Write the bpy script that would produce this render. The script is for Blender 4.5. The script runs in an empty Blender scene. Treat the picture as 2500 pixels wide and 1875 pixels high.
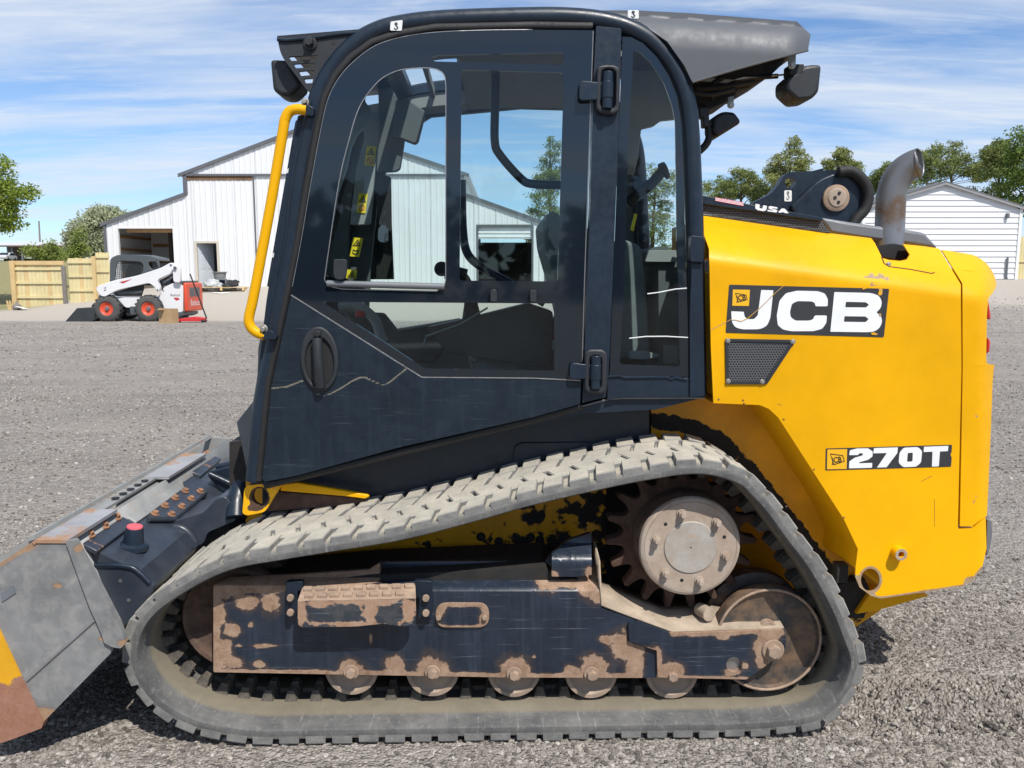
import bpy, bmesh, math, random
from mathutils import Vector, Matrix, noise as mn
R = math.radians
rng = random.Random(7)
sc = bpy.context.scene
col = sc.collection

# ---------------------------------------------------------------- camera, sky, sun, exposure
FPX = 2000.0                       # focal length in photo pixels (photo 2500 x 1875)
PITCH = R(7.48)
CAM_H = 1.386
cam = bpy.data.objects.new('camera', bpy.data.cameras.new('camera'))
col.objects.link(cam)
cam.location = (0, 0, CAM_H)
cam.rotation_euler = (math.pi/2 - PITCH, 0, 0)
cam.data.sensor_width = 36.0
cam.data.lens = FPX/2500*36.0
cam.data.clip_start = 0.05
cam.data.clip_end = 3000
sc.camera = cam

SUN_DIR = Vector((0.5, -1.0, 1.55)).normalized()      # towards the sun
SUN_EL = math.asin(SUN_DIR.z)
world = bpy.data.worlds.new('World'); sc.world = world; world.use_nodes = True
wn, wl = world.node_tree.nodes, world.node_tree.links
wn.clear()
def wnode(t, **kw):
    n = wn.new(t)
    for k, v in kw.items(): setattr(n, k, v)
    return n
w_out = wnode('ShaderNodeOutputWorld'); w_bg = wnode('ShaderNodeBackground')
w_sky = wnode('ShaderNodeTexSky', sky_type='NISHITA', sun_disc=False)
w_sky.sun_elevation = SUN_EL
w_sky.sun_rotation = math.atan2(SUN_DIR.x, SUN_DIR.y)
w_sky.altitude = 1400; w_sky.air_density = 1.0; w_sky.dust_density = 0.4; w_sky.ozone_density = 2.2
w_tc = wnode('ShaderNodeTexCoord'); w_sep = wnode('ShaderNodeSeparateXYZ')
wl.new(w_tc.outputs['Generated'], w_sep.inputs[0])
def wmath(op, a, b=None, clamp=False):
    n = wnode('ShaderNodeMath', operation=op, use_clamp=clamp)
    for i, x in enumerate((a, b)):
        if x is None: continue
        if isinstance(x, (int, float)): n.inputs[i].default_value = x
        else: wl.new(x, n.inputs[i])
    return n.outputs[0]
w_den = wmath('ADD', wmath('MAXIMUM', w_sep.outputs['Z'], 0.0), 0.11)
w_comb = wnode('ShaderNodeCombineXYZ')
wl.new(wmath('DIVIDE', w_sep.outputs['X'], w_den), w_comb.inputs[0])
wl.new(wmath('DIVIDE', w_sep.outputs['Y'], w_den), w_comb.inputs[1])
def wcloud(rot, scl, sc_, det, rough, dist, lo, hi, loc=(0, 0, 0)):
    m = wnode('ShaderNodeMapping'); m.inputs['Rotation'].default_value = (0, 0, R(rot)); m.inputs['Scale'].default_value = scl
    m.inputs['Location'].default_value = loc
    wl.new(w_comb.outputs[0], m.inputs[0])
    n = wnode('ShaderNodeTexNoise'); n.inputs['Scale'].default_value = sc_; n.inputs['Detail'].default_value = det
    n.inputs['Roughness'].default_value = rough; n.inputs['Distortion'].default_value = dist
    wl.new(m.outputs[0], n.inputs['Vector'])
    r = wnode('ShaderNodeMapRange', interpolation_type='SMOOTHSTEP'); r.inputs['From Min'].default_value = lo; r.inputs['From Max'].default_value = hi
    wl.new(n.outputs['Fac'], r.inputs['Value'])
    return r.outputs[0]
c1 = wcloud(-9, (0.55, 1.5, 1), 1.15, 7, 0.55, 0.35, 0.33, 0.66, (3.1, 0.4, 0))       # broad veils
c2 = wcloud(-14, (0.8, 3.2, 1), 2.6, 8, 0.62, 0.8, 0.40, 0.74, (1.7, 5.2, 0))          # fine streaks
c12 = wmath('ADD', wmath('MULTIPLY', c1, 0.80), wmath('MULTIPLY', c2, 0.34), clamp=True)
w_mix = wnode('ShaderNodeMix', data_type='RGBA')
w_low = wnode('ShaderNodeMapRange'); wl.new(w_sep.outputs['Z'], w_low.inputs['Value'])
for k_, v_ in (('From Min', .0), ('From Max', .30), ('To Min', .34), ('To Max', .0)): w_low.inputs[k_].default_value = v_
wl.new(wmath('MAXIMUM', wmath('MULTIPLY', c12, 0.88), w_low.outputs[0]), w_mix.inputs['Factor'])
w_tint = wnode('ShaderNodeMix', data_type='RGBA', blend_type='MULTIPLY'); w_tint.inputs['Factor'].default_value = 1.0
wl.new(w_sky.outputs[0], w_tint.inputs['A']); w_tint.inputs['B'].default_value = (0.71, 0.90, 1.07, 1)
wl.new(w_tint.outputs['Result'], w_mix.inputs['A'])
w_mix.inputs['B'].default_value = (5.2, 5.7, 6.4, 1)
wl.new(w_mix.outputs['Result'], w_bg.inputs['Color'])
w_bg.inputs['Strength'].default_value = 0.115
wl.new(w_bg.outputs[0], w_out.inputs[0])

sun = bpy.data.objects.new('sun', bpy.data.lights.new('sun', 'SUN')); col.objects.link(sun)
sun.data.energy = 4.2; sun.data.angle = R(0.53); sun.data.color = (1.0, 0.955, 0.89)
sun.rotation_euler = SUN_DIR.to_track_quat('Z', 'Y').to_euler()
vs = sc.view_settings
vs.view_transform = 'Standard'; vs.look = 'None'; vs.exposure = 0.35; vs.gamma = 1.0; vs.use_curve_mapping = False

# ---------------------------------------------------------------- tracing helpers
SP, CP = math.sin(PITCH), math.cos(PITCH)
def ray(px, py):
    a, b = (px-1250.0)/FPX, -(py-937.5)/FPX
    return Vector((a, b*SP + CP, b*CP - SP))
CAM = Vector((0, 0, CAM_H))
def wd(px, py, y):                     # point seen at photo pixel, on the upright plane at distance y
    d = ray(px, py); return CAM + d*(y/d.y)
class Frame:                           # an upright object frame: local x along it, local y away from the viewer
    def __init__(s, o, yaw):
        s.o = Vector(o); s.u = Vector((math.cos(yaw), math.sin(yaw), 0)); s.v = Vector((-math.sin(yaw), math.cos(yaw), 0)); s.yaw = yaw
    def at(s, px, py, y):
        d = ray(px, py); t = (y - (CAM - s.o).dot(s.v))/d.dot(s.v); p = CAM + d*t - s.o
        return Vector((p.dot(s.u), y, p.z))
    def on(s, px, py, p0, n):          # ray meets a plane given in local coordinates
        d = ray(px, py); dl = Vector((d.dot(s.u), d.dot(s.v), d.z)); c = CAM - s.o; cl = Vector((c.dot(s.u), c.dot(s.v), c.z))
        return cl + dl*((Vector(p0)-cl).dot(n)/dl.dot(n))
D0 = 2.3
MF = Frame((0, D0, 0), R(1.6))         # the track loader's frame, local y = 0 at its near track face
def view(ox, oy, k): return lambda *p: [(ox + x/k, oy + y/k) for x, y in p]
A = view(600, 0, 2.37); B = view(1300, 0, 2.3707); C = view(1700, 300, 2.765); D = view(1500, 850, 2.212)
E = view(600, 650, 2.37); F = view(1200, 600, 2.765); G = view(0, 1000, 1.8963); H = view(700, 1250, 2.655)
I = view(1350, 1150, 2.37); J = view(250, 1300, 3.3175); K = view(0, 300, 3.16); LL = view(150, 600, 5.53)
M = view(0, 550, 7.373); N = view(550, 0, 4.74); O = view(1600, 0, 4.148); T = view(200, 1000, 3.687); U = view(780, 150, 3.016)
PX = view(0, 0, 1.0); JK = view(470, 640, 14.75)

def sm(t): t = max(0.0, min(1.0, t)); return t*t*(3-2*t)
def rnd(poly, r, n=5):                 # polygon with rounded corners (r in the polygon's own unit)
    out = []; m = len(poly)
    for i in range(m):
        p, a, b = Vector(poly[i]), Vector(poly[i-1]), Vector(poly[(i+1) % m])
        rr = r[i] if isinstance(r, (list, tuple)) else r
        da, db = a-p, b-p
        if rr <= 0 or da.length < 1e-6 or db.length < 1e-6: out.append(tuple(p)); continue
        q = min(rr, da.length*0.48, db.length*0.48); s0, s1 = p+da.normalized()*q, p+db.normalized()*q
        for k in range(n+1):
            t = k/n; out.append(tuple((1-t)**2*s0 + 2*t*(1-t)*p + t*t*s1))
    return out
def spline(pts, n=8, closed=False):    # Catmull-Rom through points
    P = [Vector(p) for p in pts]; m = len(P); out = []
    for i in range(m if closed else m-1):
        p0 = P[i-1] if (closed or i) else P[0]*2-P[1]; p1 = P[i]; p2 = P[(i+1) % m]
        p3 = P[(i+2) % m] if (closed or i+2 < m) else P[-1]*2-P[-2]
        for k in range(n):
            t = k/n
            out.append(0.5*((2*p1)+(p2-p0)*t+(2*p0-5*p1+4*p2-p3)*t*t+(3*p1-p0-3*p2+p3)*t**3))
    if not closed: out.append(P[-1])
    return out
def ell(cx, cy, rx, ry, n=28, rot=0):
    return [(cx+math.cos(t)*rx*math.cos(rot)-math.sin(t)*ry*math.sin(rot), cy+math.cos(t)*rx*math.sin(rot)+math.sin(t)*ry*math.cos(rot)) for t in [2*math.pi*k/n for k in range(n)]]

# ---------------------------------------------------------------- mesh helpers
def link(name, me, mat=None, parent=None, smooth=None, bevel=None, bseg=2, solid=None):
    if mat is not None:
        for m in (mat if isinstance(mat, (list, tuple)) else [mat]): me.materials.append(m)
    if smooth is not None:
        me.shade_smooth(); me.set_sharp_from_angle(angle=R(smooth))
    o = bpy.data.objects.new(name, me); col.objects.link(o)
    if parent is not None: o.parent = parent
    if solid:
        md = o.modifiers.new('solid', 'SOLIDIFY'); md.thickness = solid; md.offset = -1
    if bevel:
        md = o.modifiers.new('bevel', 'BEVEL'); md.width = bevel; md.segments = bseg; md.limit_method = 'ANGLE'; md.angle_limit = R(32)
        md.use_clamp_overlap = True
        if smooth is None: me.shade_smooth(); me.set_sharp_from_angle(angle=R(35))
        md.harden_normals = False
    return o
class MB:
    def __init__(s): s.v = []; s.f = []
    def add(s, v, f):
        o = len(s.v); s.v += [tuple(p) for p in v]; s.f += [tuple(i+o for i in q) for q in f]; return s
    def box(s, a, b):
        x0, y0, z0 = a; x1, y1, z1 = b
        return s.add([(x0,y0,z0),(x1,y0,z0),(x1,y1,z0),(x0,y1,z0),(x0,y0,z1),(x1,y0,z1),(x1,y1,z1),(x0,y1,z1)],
                     [(0,3,2,1),(4,5,6,7),(0,1,5,4),(1,2,6,5),(2,3,7,6),(3,0,4,7)])
    def obox(s, c, ax, ay, az):        # centre and three half axes
        c, ax, ay, az = map(Vector, (c, ax, ay, az)); vs_ = []
        for k in (-1, 1):
            for a, b in ((-1,-1),(1,-1),(1,1),(-1,1)): vs_.append(c+ax*a+ay*b+az*k)
        return s.add(vs_, [(0,3,2,1),(4,5,6,7),(0,1,5,4),(1,2,6,5),(2,3,7,6),(3,0,4,7)])
    def prism(s, poly, d):
        poly = [Vector(p) for p in poly]; d = Vector(d); n = len(poly)
        nrm = Vector((0, 0, 0))
        for i in range(n): nrm += (poly[i]-poly[0]).cross(poly[(i+1) % n]-poly[0])
        if nrm.dot(d) > 0: poly = poly[::-1]
        return s.add(poly+[p+d for p in poly], [tuple(range(n)), tuple(range(2*n-1, n-1, -1))] + [(i, n+i, n+(i+1) % n, (i+1) % n) for i in range(n)])
    def tube(s, pts, r, n=10, cap=True, closed=False):
        P = [Vector(p) for p in pts]; m = len(P); up = None; rings = []; base = len(s.v)
        for i in range(m):
            if closed: t = (P[(i+1) % m]-P[i-1])
            else: t = P[min(i+1, m-1)]-P[max(i-1, 0)]
            t.normalize()
            if up is None:
                a = Vector((0,0,1)) if abs(t.z) < .9 else Vector((0,1,0)); up = (a-t*a.dot(t)).normalized()
            else: up = (up-t*up.dot(t)).normalized()
            sd = t.cross(up); rr = r[i] if isinstance(r, (list, tuple)) else r
            rings.append([P[i]+(up*math.cos(2*math.pi*k/n)+sd*math.sin(2*math.pi*k/n))*rr for k in range(n)])
        vs_ = [p for q in rings for p in q]; fs = []
        for i in range(m if closed else m-1):
            j = (i+1) % m
            for k in range(n): fs.append((i*n+k, i*n+(k+1) % n, j*n+(k+1) % n, j*n+k))
        if cap and not closed: fs += [tuple(range(n-1, -1, -1)), tuple(range((m-1)*n, m*n))]
        return s.add(vs_, fs)
    def cyl(s, p0, p1, r, r1=None, n=20): return s.tube([p0, p1], [r, r if r1 is None else r1], n)
    def lathe(s, c, ax, prof, n=32, cap=True):    # prof: (radius, distance along axis)
        c, ax = Vector(c), Vector(ax).normalized(); a = Vector((0,0,1)) if abs(ax.z) < .9 else Vector((1,0,0))
        u = (a-ax*a.dot(ax)).normalized(); w = ax.cross(u); vs_ = []; fs = []
        for r_, t in prof: vs_ += [c+ax*t+(u*math.cos(2*math.pi*k/n)+w*math.sin(2*math.pi*k/n))*r_ for k in range(n)]
        for i in range(len(prof)-1):
            for k in range(n): fs.append((i*n+k, i*n+(k+1) % n, (i+1)*n+(k+1) % n, (i+1)*n+k))
        if cap: fs += [tuple(range(n-1, -1, -1)), tuple(range((len(prof)-1)*n, len(prof)*n))]
        return s.add(vs_, fs)
    def mesh(s, name):
        me = bpy.data.meshes.new(name); me.from_pydata(s.v, [], s.f); me.update(); return me
    def build(s, name, mat, parent=None, smooth=None, bevel=None, bseg=2):
        return link(name, s.mesh(name), mat, parent, smooth, bevel, bseg)
def fill2d(loops, step=None, sy=None):           # flat triangulated region in pixel space, cut by a grid
    bm = bmesh.new()
    for lp in loops:
        vv = [bm.verts.new((x, y, 0)) for x, y in lp]
        for i in range(len(vv)): bm.edges.new((vv[i], vv[(i+1) % len(vv)]))
    bmesh.ops.triangle_fill(bm, edges=bm.edges[:], use_beauty=True)
    if step:
        xs = [v.co.x for v in bm.verts]; ys = [v.co.y for v in bm.verts]
        for ax, lo, hi, stp in ((0, min(xs), max(xs), step), (1, min(ys), max(ys), sy or step)):
            k = lo+stp
            while k < hi-1e-4:
                no = (1,0,0) if ax == 0 else (0,1,0); co = (k,0,0) if ax == 0 else (0,k,0)
                bmesh.ops.bisect_plane(bm, geom=bm.verts[:]+bm.edges[:]+bm.faces[:], plane_co=co, plane_no=no, dist=1e-4)
                k += stp
    bmesh.ops.dissolve_degenerate(bm, dist=1e-4, edges=bm.edges[:])
    return bm
def relief(name, loops, sfun, mat, parent, fr=None, step=None, sy=None, th=0.004, attr=None, smooth=30, bevel=None):
    fr = fr or MF
    if not isinstance(loops[0][0], (tuple, list)) or isinstance(loops[0][0], float): loops = [loops]
    bm = fill2d(loops, step, sy)
    vals = {}
    lay = {k: bm.verts.layers.float.new(k) for k in (attr or {})}
    for v in bm.verts:
        px, py = v.co.x, v.co.y
        for k in lay: v[lay[k]] = attr[k](px, py)
        v.co = fr.at(px, py, sfun(px, py) if callable(sfun) else sfun)
    bm.normal_update()
    for f in bm.faces:
        if f.normal.y > 0: f.normal_flip()
    if th:
        g = bmesh.ops.extrude_face_region(bm, geom=bm.faces[:])
        for e in g['geom']:
            if isinstance(e, bmesh.types.BMVert): e.co.y += th
        bmesh.ops.recalc_face_normals(bm, faces=bm.faces[:])
    me = bpy.data.meshes.new(name); bm.to_mesh(me); bm.free()
    return link(name, me, mat, parent, smooth, bevel)
def plate(name, poly, s, th, mat, parent, holes=None, bevel=0.003, fr=None, bseg=2):
    fr = fr or MF
    if holes:
        bm = fill2d([poly]+holes)
        for v in bm.verts: v.co = fr.at(v.co.x, v.co.y, s)
        bm.normal_update()
        for f in bm.faces:
            if f.normal.y > 0: f.normal_flip()
        g = bmesh.ops.extrude_face_region(bm, geom=bm.faces[:])
        for e in g['geom']:
            if isinstance(e, bmesh.types.BMVert): e.co.y += th
        bmesh.ops.recalc_face_normals(bm, faces=bm.faces[:])
        me = bpy.data.meshes.new(name); bm.to_mesh(me); bm.free()
        return link(name, me, mat, parent, None if bevel else 30, bevel, bseg)
    return MB().prism([fr.at(x, y, s) for x, y in poly], (0, th, 0)).build(name, mat, parent, None if bevel else 30, bevel, bseg)
def empty(name, loc=(0,0,0), rz=0):
    o = bpy.data.objects.new(name, None); col.objects.link(o); o.location = loc; o.rotation_euler = (0,0,rz); o.empty_display_size = 0.2; return o
def tag(o, label=None, cat=None, group=None, kind=None):
    for k, v in (('label', label), ('category', cat), ('group', group), ('kind', kind)):
        if v: o[k] = v
    return o
def textmesh(name, body, o, xd, yd, size, mat, parent, depth=0.0008, shear=0.0, sx=1.0, bold=0.0):
    cu = bpy.data.curves.new(name, 'FONT'); cu.body = body; cu.size = 1.0; cu.shear = shear; cu.offset = bold
    ob = bpy.data.objects.new(name, cu); me = bpy.data.meshes.new_from_object(ob); bpy.data.objects.remove(ob)
    o, xd, yd = Vector(o), Vector(xd).normalized()*size*sx, Vector(yd).normalized()*size
    for v in me.vertices: v.co = o+xd*v.co.x+yd*v.co.y
    me.name = name
    return link(name, me, mat, parent)

# ---------------------------------------------------------------- materials
class Mat:
    def __init__(s, name):
        s.m = bpy.data.materials.new(name); s.m.use_nodes = True; s.t = s.m.node_tree; s.n, s.l = s.t.nodes, s.t.links
        s.b = s.n['Principled BSDF']; s.out = s.n['Material Output']; s._tc = None
    def node(s, t, **kw):
        n = s.n.new(t)
        for k, v in kw.items(): setattr(n, k, v)
        return n
    def tc(s, which='Object'):
        if s._tc is None: s._tc = s.node('ShaderNodeTexCoord')
        return s._tc.outputs[which]
    def put(s, x, sock):
        if hasattr(x, 'is_output') or isinstance(x, bpy.types.NodeSocket): s.l.new(x, sock)
        else:
            if isinstance(x, (tuple, list)) and len(x) == 3 and sock.type == 'RGBA': x = (*x, 1)
            sock.default_value = x
    def noise(s, scale, det=4, rough=.55, vec=None, scl=None, dist=0, out='Fac'):
        v = vec if vec is not None else s.tc()
        if scl:
            m = s.node('ShaderNodeMapping'); m.inputs['Scale'].default_value = scl; s.l.new(v, m.inputs[0]); v = m.outputs[0]
        n = s.node('ShaderNodeTexNoise'); n.inputs['Scale'].default_value = scale; n.inputs['Detail'].default_value = det
        n.inputs['Roughness'].default_value = rough; n.inputs['Distortion'].default_value = dist; s.l.new(v, n.inputs['Vector'])
        return n.outputs[out]
    def voro(s, scale, feature='F1', out='Distance', vec=None, rnd_=1.0):
        n = s.node('ShaderNodeTexVoronoi', feature=feature); n.inputs['Scale'].default_value = scale; n.inputs['Randomness'].default_value = rnd_
        s.l.new(vec if vec is not None else s.tc(), n.inputs['Vector']); return n.outputs[out]
    def mr(s, x, a, b, c=0.0, d=1.0, smooth=False):
        n = s.node('ShaderNodeMapRange'); n.clamp = True
        if smooth: n.interpolation_type = 'SMOOTHSTEP'
        s.put(x, n.inputs['Value'])
        for k, v in (('From Min', a), ('From Max', b), ('To Min', c), ('To Max', d)): n.inputs[k].default_value = v
        return n.outputs[0]
    def ma(s, op, a, b=0.0, clamp=False):
        n = s.node('ShaderNodeMath', operation=op, use_clamp=clamp); s.put(a, n.inputs[0]); s.put(b, n.inputs[1]); return n.outputs[0]
    def mix(s, f, a, b, blend='MIX'):
        n = s.node('ShaderNodeMix', data_type='RGBA', blend_type=blend); s.put(f, n.inputs['Factor']); s.put(a, n.inputs['A']); s.put(b, n.inputs['B']); return n.outputs['Result']
    def ramp(s, x, stops):
        n = s.node('ShaderNodeValToRGB'); e = n.color_ramp.elements
        while len(e) < len(stops): e.new(0.5)
        for i, (p, c) in enumerate(stops): e[i].position = p; e[i].color = (*c, 1) if len(c) == 3 else c
        s.put(x, n.inputs[0]); return n.outputs[0]
    def attr(s, name):
        n = s.node('ShaderNodeAttribute'); n.attribute_name = name; return n.outputs['Fac']
    def bump(s, h, strength, dist=0.002, normal=None):
        n = s.node('ShaderNodeBump'); n.inputs['Strength'].default_value = strength; n.inputs['Distance'].default_value = dist
        s.put(h, n.inputs['Height'])
        if normal is not None: s.l.new(normal, n.inputs['Normal'])
        return n.outputs[0]
    def set(s, **kw):
        names = dict(col='Base Color', rough='Roughness', metal='Metallic', spec='Specular IOR Level', normal='Normal', coat='Coat Weight', coatr='Coat Roughness', sheen='Sheen Weight', alpha='Alpha', sss='Subsurface Weight')
        for k, v in kw.items(): s.put(v, s.b.inputs[names[k]])
        return s.m
def sc3(c, k): return tuple(x*k for x in c)
def paint(name, c, rough=.4, var=.18, vs_=6, metal=0, spec=.5, bump=.0, bs=60, dust=None, dustc=(.30,.28,.25), coat=0, fine=0.0):
    m = Mat(name); n1 = m.noise(vs_, 5, .6); base = m.mix(m.mr(n1, .3, .7), sc3(c, 1-var), sc3(c, 1+var*.6))
    n2 = m.noise(vs_*7, 4, .6)
    if dust:
        base = m.mix(m.ma('MULTIPLY', m.mr(m.noise(vs_*1.7, 6, .65, dist=.4), .42, .78), dust), base, dustc)
    if fine: base = m.mix(m.mr(m.noise(220, 2), .35, .65, 0, fine), base, sc3(c, .55))
    rr = m.mr(n2, .3, .7, max(.03, rough-.08), min(1, rough+.12))
    kw = dict(col=base, rough=rr, metal=metal, spec=spec, coat=coat, coatr=.1)
    if bump: kw['normal'] = m.bump(m.noise(bs, 5, .6), bump, .002)
    return m.set(**kw)
def worn(name, c1, c2, attr='chip', r1=.35, r2=.85, nscale=55, namp=.9, c3=None, vs_=7, scratch=.0, bump=.25, spots=None, dust=0.0, dustc=(.3,.28,.25), width=.05, streak=0.0, stain=0.0, spec=.45):
    """paint c1 chipped to c2 where attribute + noise is positive"""
    m = Mat(name); tc = m.tc()
    nz = m.ma('ADD', m.ma('MULTIPLY', m.ma('SUBTRACT', m.noise(nscale*.35, 2, .5), .5), namp*1.0), m.ma('MULTIPLY', m.ma('SUBTRACT', m.noise(nscale, 5, .6), .5), namp*.8))
    v = m.ma('ADD', m.attr(attr), nz); f = m.mr(v, -width, width)
    n1 = m.noise(vs_, 5, .6)
    base = m.mix(m.mr(n1, .3, .7), sc3(c1, .78), sc3(c1, 1.15))
    if dust: base = m.mix(m.mr(m.noise(vs_*2.1, 6, .7, dist=.5), .45, .8, 0, dust), base, dustc)
    if streak: base = m.mix(m.mr(m.noise(1.0, 5, .65, scl=(38, 38, 2.2)), .52, .72, 0, streak), base, dustc)
    if scratch: base = m.mix(m.mr(m.noise(1.0, 3, .7, scl=(5, 5, 160)), .62, .70, 0, scratch), base, (.22,.24,.27))
    c3 = c3 or sc3(c2, .55)
    rust = m.mix(m.mr(m.noise(28, 6, .65), .32, .68), c3, c2); rust = m.mix(m.mr(m.noise(130, 3), .4, .7, 0, .35), rust, sc3(c2, 1.25))
    edge = m.mr(v, -width*1.2, width*1.2)
    base = m.mix(m.mr(v, -.45, 0.0, 0, stain), base, sc3(c3, .5))
    colr = m.mix(f, base, rust)
    rr = m.mix(f, (r1,)*3, (r2,)*3)
    h = m.ma('ADD', m.ma('MULTIPLY', edge, -1.0), m.ma('MULTIPLY', m.noise(90, 4), m.ma('ADD', m.ma('MULTIPLY', f, .5), .12)))
    return m.set(col=colr, rough=m.ma('ADD', rr, m.mr(m.noise(40, 4), .3, .7, -.06, .1)), normal=m.bump(h, bump, .0015), spec=spec)
YEL = (.765, .384, .0008); BLK = (.0088, .0175, .0315)
RUST = (.335, .228, .158); RUSTD = (.15, .075, .042)
mt = {}
mt['yellow'] = paint('yellow paint', YEL, .42, .05, 2.5, spec=.22, dust=.05, dustc=(.55,.27,.004))
mt['black'] = paint('black paint', BLK, .36, .25, 7, spec=.42, dust=.10, dustc=(.03,.042,.056))
mt['blackm'] = paint('matt black plastic', (.016,.019,.023), .55, .2, 9, dust=.12, dustc=(.06,.065,.07), bump=.1, bs=300)
mt['rubber'] = paint('dark rubber', (.012,.012,.013), .65, .2, 10)
mt['gray'] = paint('grey engine cover paint', (.14,.15,.165), .45, .15, 6, dust=.1)
mt['steel'] = paint('bright steel', (.42,.41,.40), .38, .2, 20, metal=.85)
mt['white'] = paint('white plastic', (.72,.73,.72), .5, .06, 6)
mt['chrome'] = paint('zinc bolt', (.40,.38,.34), .42, .25, 30, metal=.7)
mt['rustbolt'] = paint('rusty bolt', (.30,.155,.085), .85, .35, 60, bump=.4, bs=150)
mt['rustpale'] = paint('dusty rust', (.31,.218,.155), .9, .35, 25, bump=.4, bs=120, dust=.5, dustc=(.39,.305,.23))
mt['rustdark'] = paint('dark rust', (.085,.05,.036), .9, .45, 14, bump=.4, bs=90, dust=.5, dustc=(.2,.14,.1))
mt['sand'] = paint('caked sand', (.34,.27,.20), .95, .35, 16, bump=.6, bs=80, dust=.4, dustc=(.45,.37,.28))
mt['red'] = paint('red plastic', (.55,.03,.035), .45, .15, 10)
# ================================================================ ground
def sstep(a, b, x): return sm((x-a)/(b-a))
def terr(x, y):
    k = sstep(-4, 9, x)                                     # 0 on the left, 1 on the right
    z = (1-k)*1.02*sstep(26.2, 36.5, y+.0) + k*1.28*sstep(15, 30.5, y)
    low = sstep(-14.0, -21.5, x)                            # the yard dips towards the far left
    z = z*(1-low*.88*(1-sstep(33, 46, y)))
    z += .028*max(0.0, y-36)*(1 if y < 140 else 1)
    return min(z, 5.0)
def lerp(a, b, t): return a+(b-a)*t
def axis_pts(segs):
    out = []
    for a, b, n in segs:
        for i in range(n): out.append(lerp(a, b, i/n))
    out.append(segs[-1][1]); return out
gx = axis_pts([(-500,-60,6),(-60,-26,10),(-26,-6,34),(-6,-4,6),(-4,.9,45),(.9,2.7,200),(2.7,4,12),(4,26,40),(26,60,8),(60,500,6)])
gy = axis_pts([(-500,-40,5),(-40,1.4,8),(1.4,2.9,110),(2.9,4.2,26),(4.2,9,30),(9,50,82),(50,160,18),(160,900,5)])
random.seed(3)
def small(x, y):
    d = math.hypot(x, y); f = max(0, 1-abs(y-3)/9)
    if y < 1.2 or y > 14: return 0.0
    z = f*(.010*mn.noise(Vector((x*1.7, y*1.7, 0)))+.005*mn.noise(Vector((x*6, y*6, 3))))
    # tread prints left on the gravel behind the machine
    lx, ly = x*math.cos(-.028)-(y-2.3)*math.sin(-.028), x*math.sin(-.028)+(y-2.3)*math.cos(-.028)
    if 1.02 < lx < 2.6 and -.03 < ly < .40:
        e = sm((lx-1.02)/.08)*sm((ly+.03)/.05)*sm((.40-ly)/.05)
        z += e*(-.012+.024*max(0.0, math.sin((lx+ly*.75)/.088*2*math.pi+.7*mn.noise(Vector((x*2.5, y*2.5, 1)))))**1.5)
    if abs(x) < 1.15 and 2.2 < y < 4.2: z = min(z, 0.0)-.004
    return z-.003
vs_ = [(x, y, terr(x, y)+small(x, y)) for y in gy for x in gx]; nx = len(gx)
fs_ = [(j*nx+i, j*nx+i+1, (j+1)*nx+i+1, (j+1)*nx+i) for j in range(len(gy)-1) for i in range(nx-1)]
m = Mat('gravel ground'); pos = m.node('ShaderNodeNewGeometry').outputs['Position']; sp3 = m.node('ShaderNodeSeparateXYZ'); m.l.new(pos, sp3.inputs[0]); X, Y = sp3.outputs[0], sp3.outputs[1]
vc = m.voro(95, out='Color', vec=pos); vd = m.voro(95, out='Distance', vec=pos); vc2 = m.voro(34, out='Color', vec=pos); vd2 = m.voro(34, out='Distance', vec=pos)
bw = m.node('ShaderNodeRGBToBW'); m.l.new(vc, bw.inputs[0]); bw2 = m.node('ShaderNodeRGBToBW'); m.l.new(vc2, bw2.inputs[0])
stone = m.ramp(bw.outputs[0], [(.15,(.125,.112,.097)),(.45,(.26,.233,.204)),(.7,(.365,.329,.29)),(.9,(.54,.50,.45))])
stone2 = m.ramp(bw2.outputs[0], [(.2,(.155,.139,.121)),(.5,(.285,.254,.224)),(.85,(.47,.43,.38))])
gcol = m.mix(m.mr(Y, 2, 9, .35, .65), stone, stone2)
vd3 = m.voro(11, out='Color', vec=pos); bw3 = m.node('ShaderNodeRGBToBW'); m.l.new(vd3, bw3.inputs[0])
gcol = m.mix(m.mr(Y, 5, 14, 0, .5), gcol, m.ramp(bw3.outputs[0], [(.25,(.185,.166,.146)),(.55,(.29,.26,.23)),(.85,(.43,.39,.348))]))
gcol = m.mix(m.mr(m.noise(1.0, 5, .6, vec=pos, scl=(.18, 2.6, 1)), .48, .66, 0, .5), gcol, (.19,.168,.146))
gcol = m.mix(m.mr(vd, .25, .75, .0, .55), gcol, (.105,.094,.086))
dirt = m.mix(m.noise(6, 5, vec=pos), (.215,.188,.160), (.30,.266,.232))
gcol = m.mix(m.mr(m.noise(1.1, 5, .6, vec=pos), .50, .68, 0, .55), gcol, dirt)
gcol = m.mix(m.mr(m.noise(.35, 4, .6, vec=pos, scl=(1, 2.2, 1)), .35, .7, 0, .28), gcol, (.40,.362,.325))
spark = m.mr(m.voro(60, out='Distance', vec=pos), .0, .22, 1, 0); gcol = m.mix(m.ma('MULTIPLY', m.mr(m.noise(140, 1, vec=pos), .62, .66), .5), gcol, (.48,.46,.44))
pale = m.mix(m.noise(20, 5, vec=pos), (.36,.325,.28), (.46,.42,.365)); pale = m.mix(m.mr(bw.outputs[0], .2, .8, 0, .25), pale, (.25,.225,.195))
edgeL = m.ma('SUBTRACT', Y, 25.6); edgeR = m.ma('SUBTRACT', Y, 22.0)
kx = m.mr(X, -4, 9); edge = m.ma('ADD', m.ma('MULTIPLY', edgeL, m.ma('SUBTRACT', 1.0, kx)), m.ma('MULTIPLY', edgeR, kx))
edge = m.ma('ADD', edge, m.ma('MULTIPLY', m.ma('SUBTRACT', m.noise(.9, 4, vec=pos), .5), 1.6))
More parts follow.
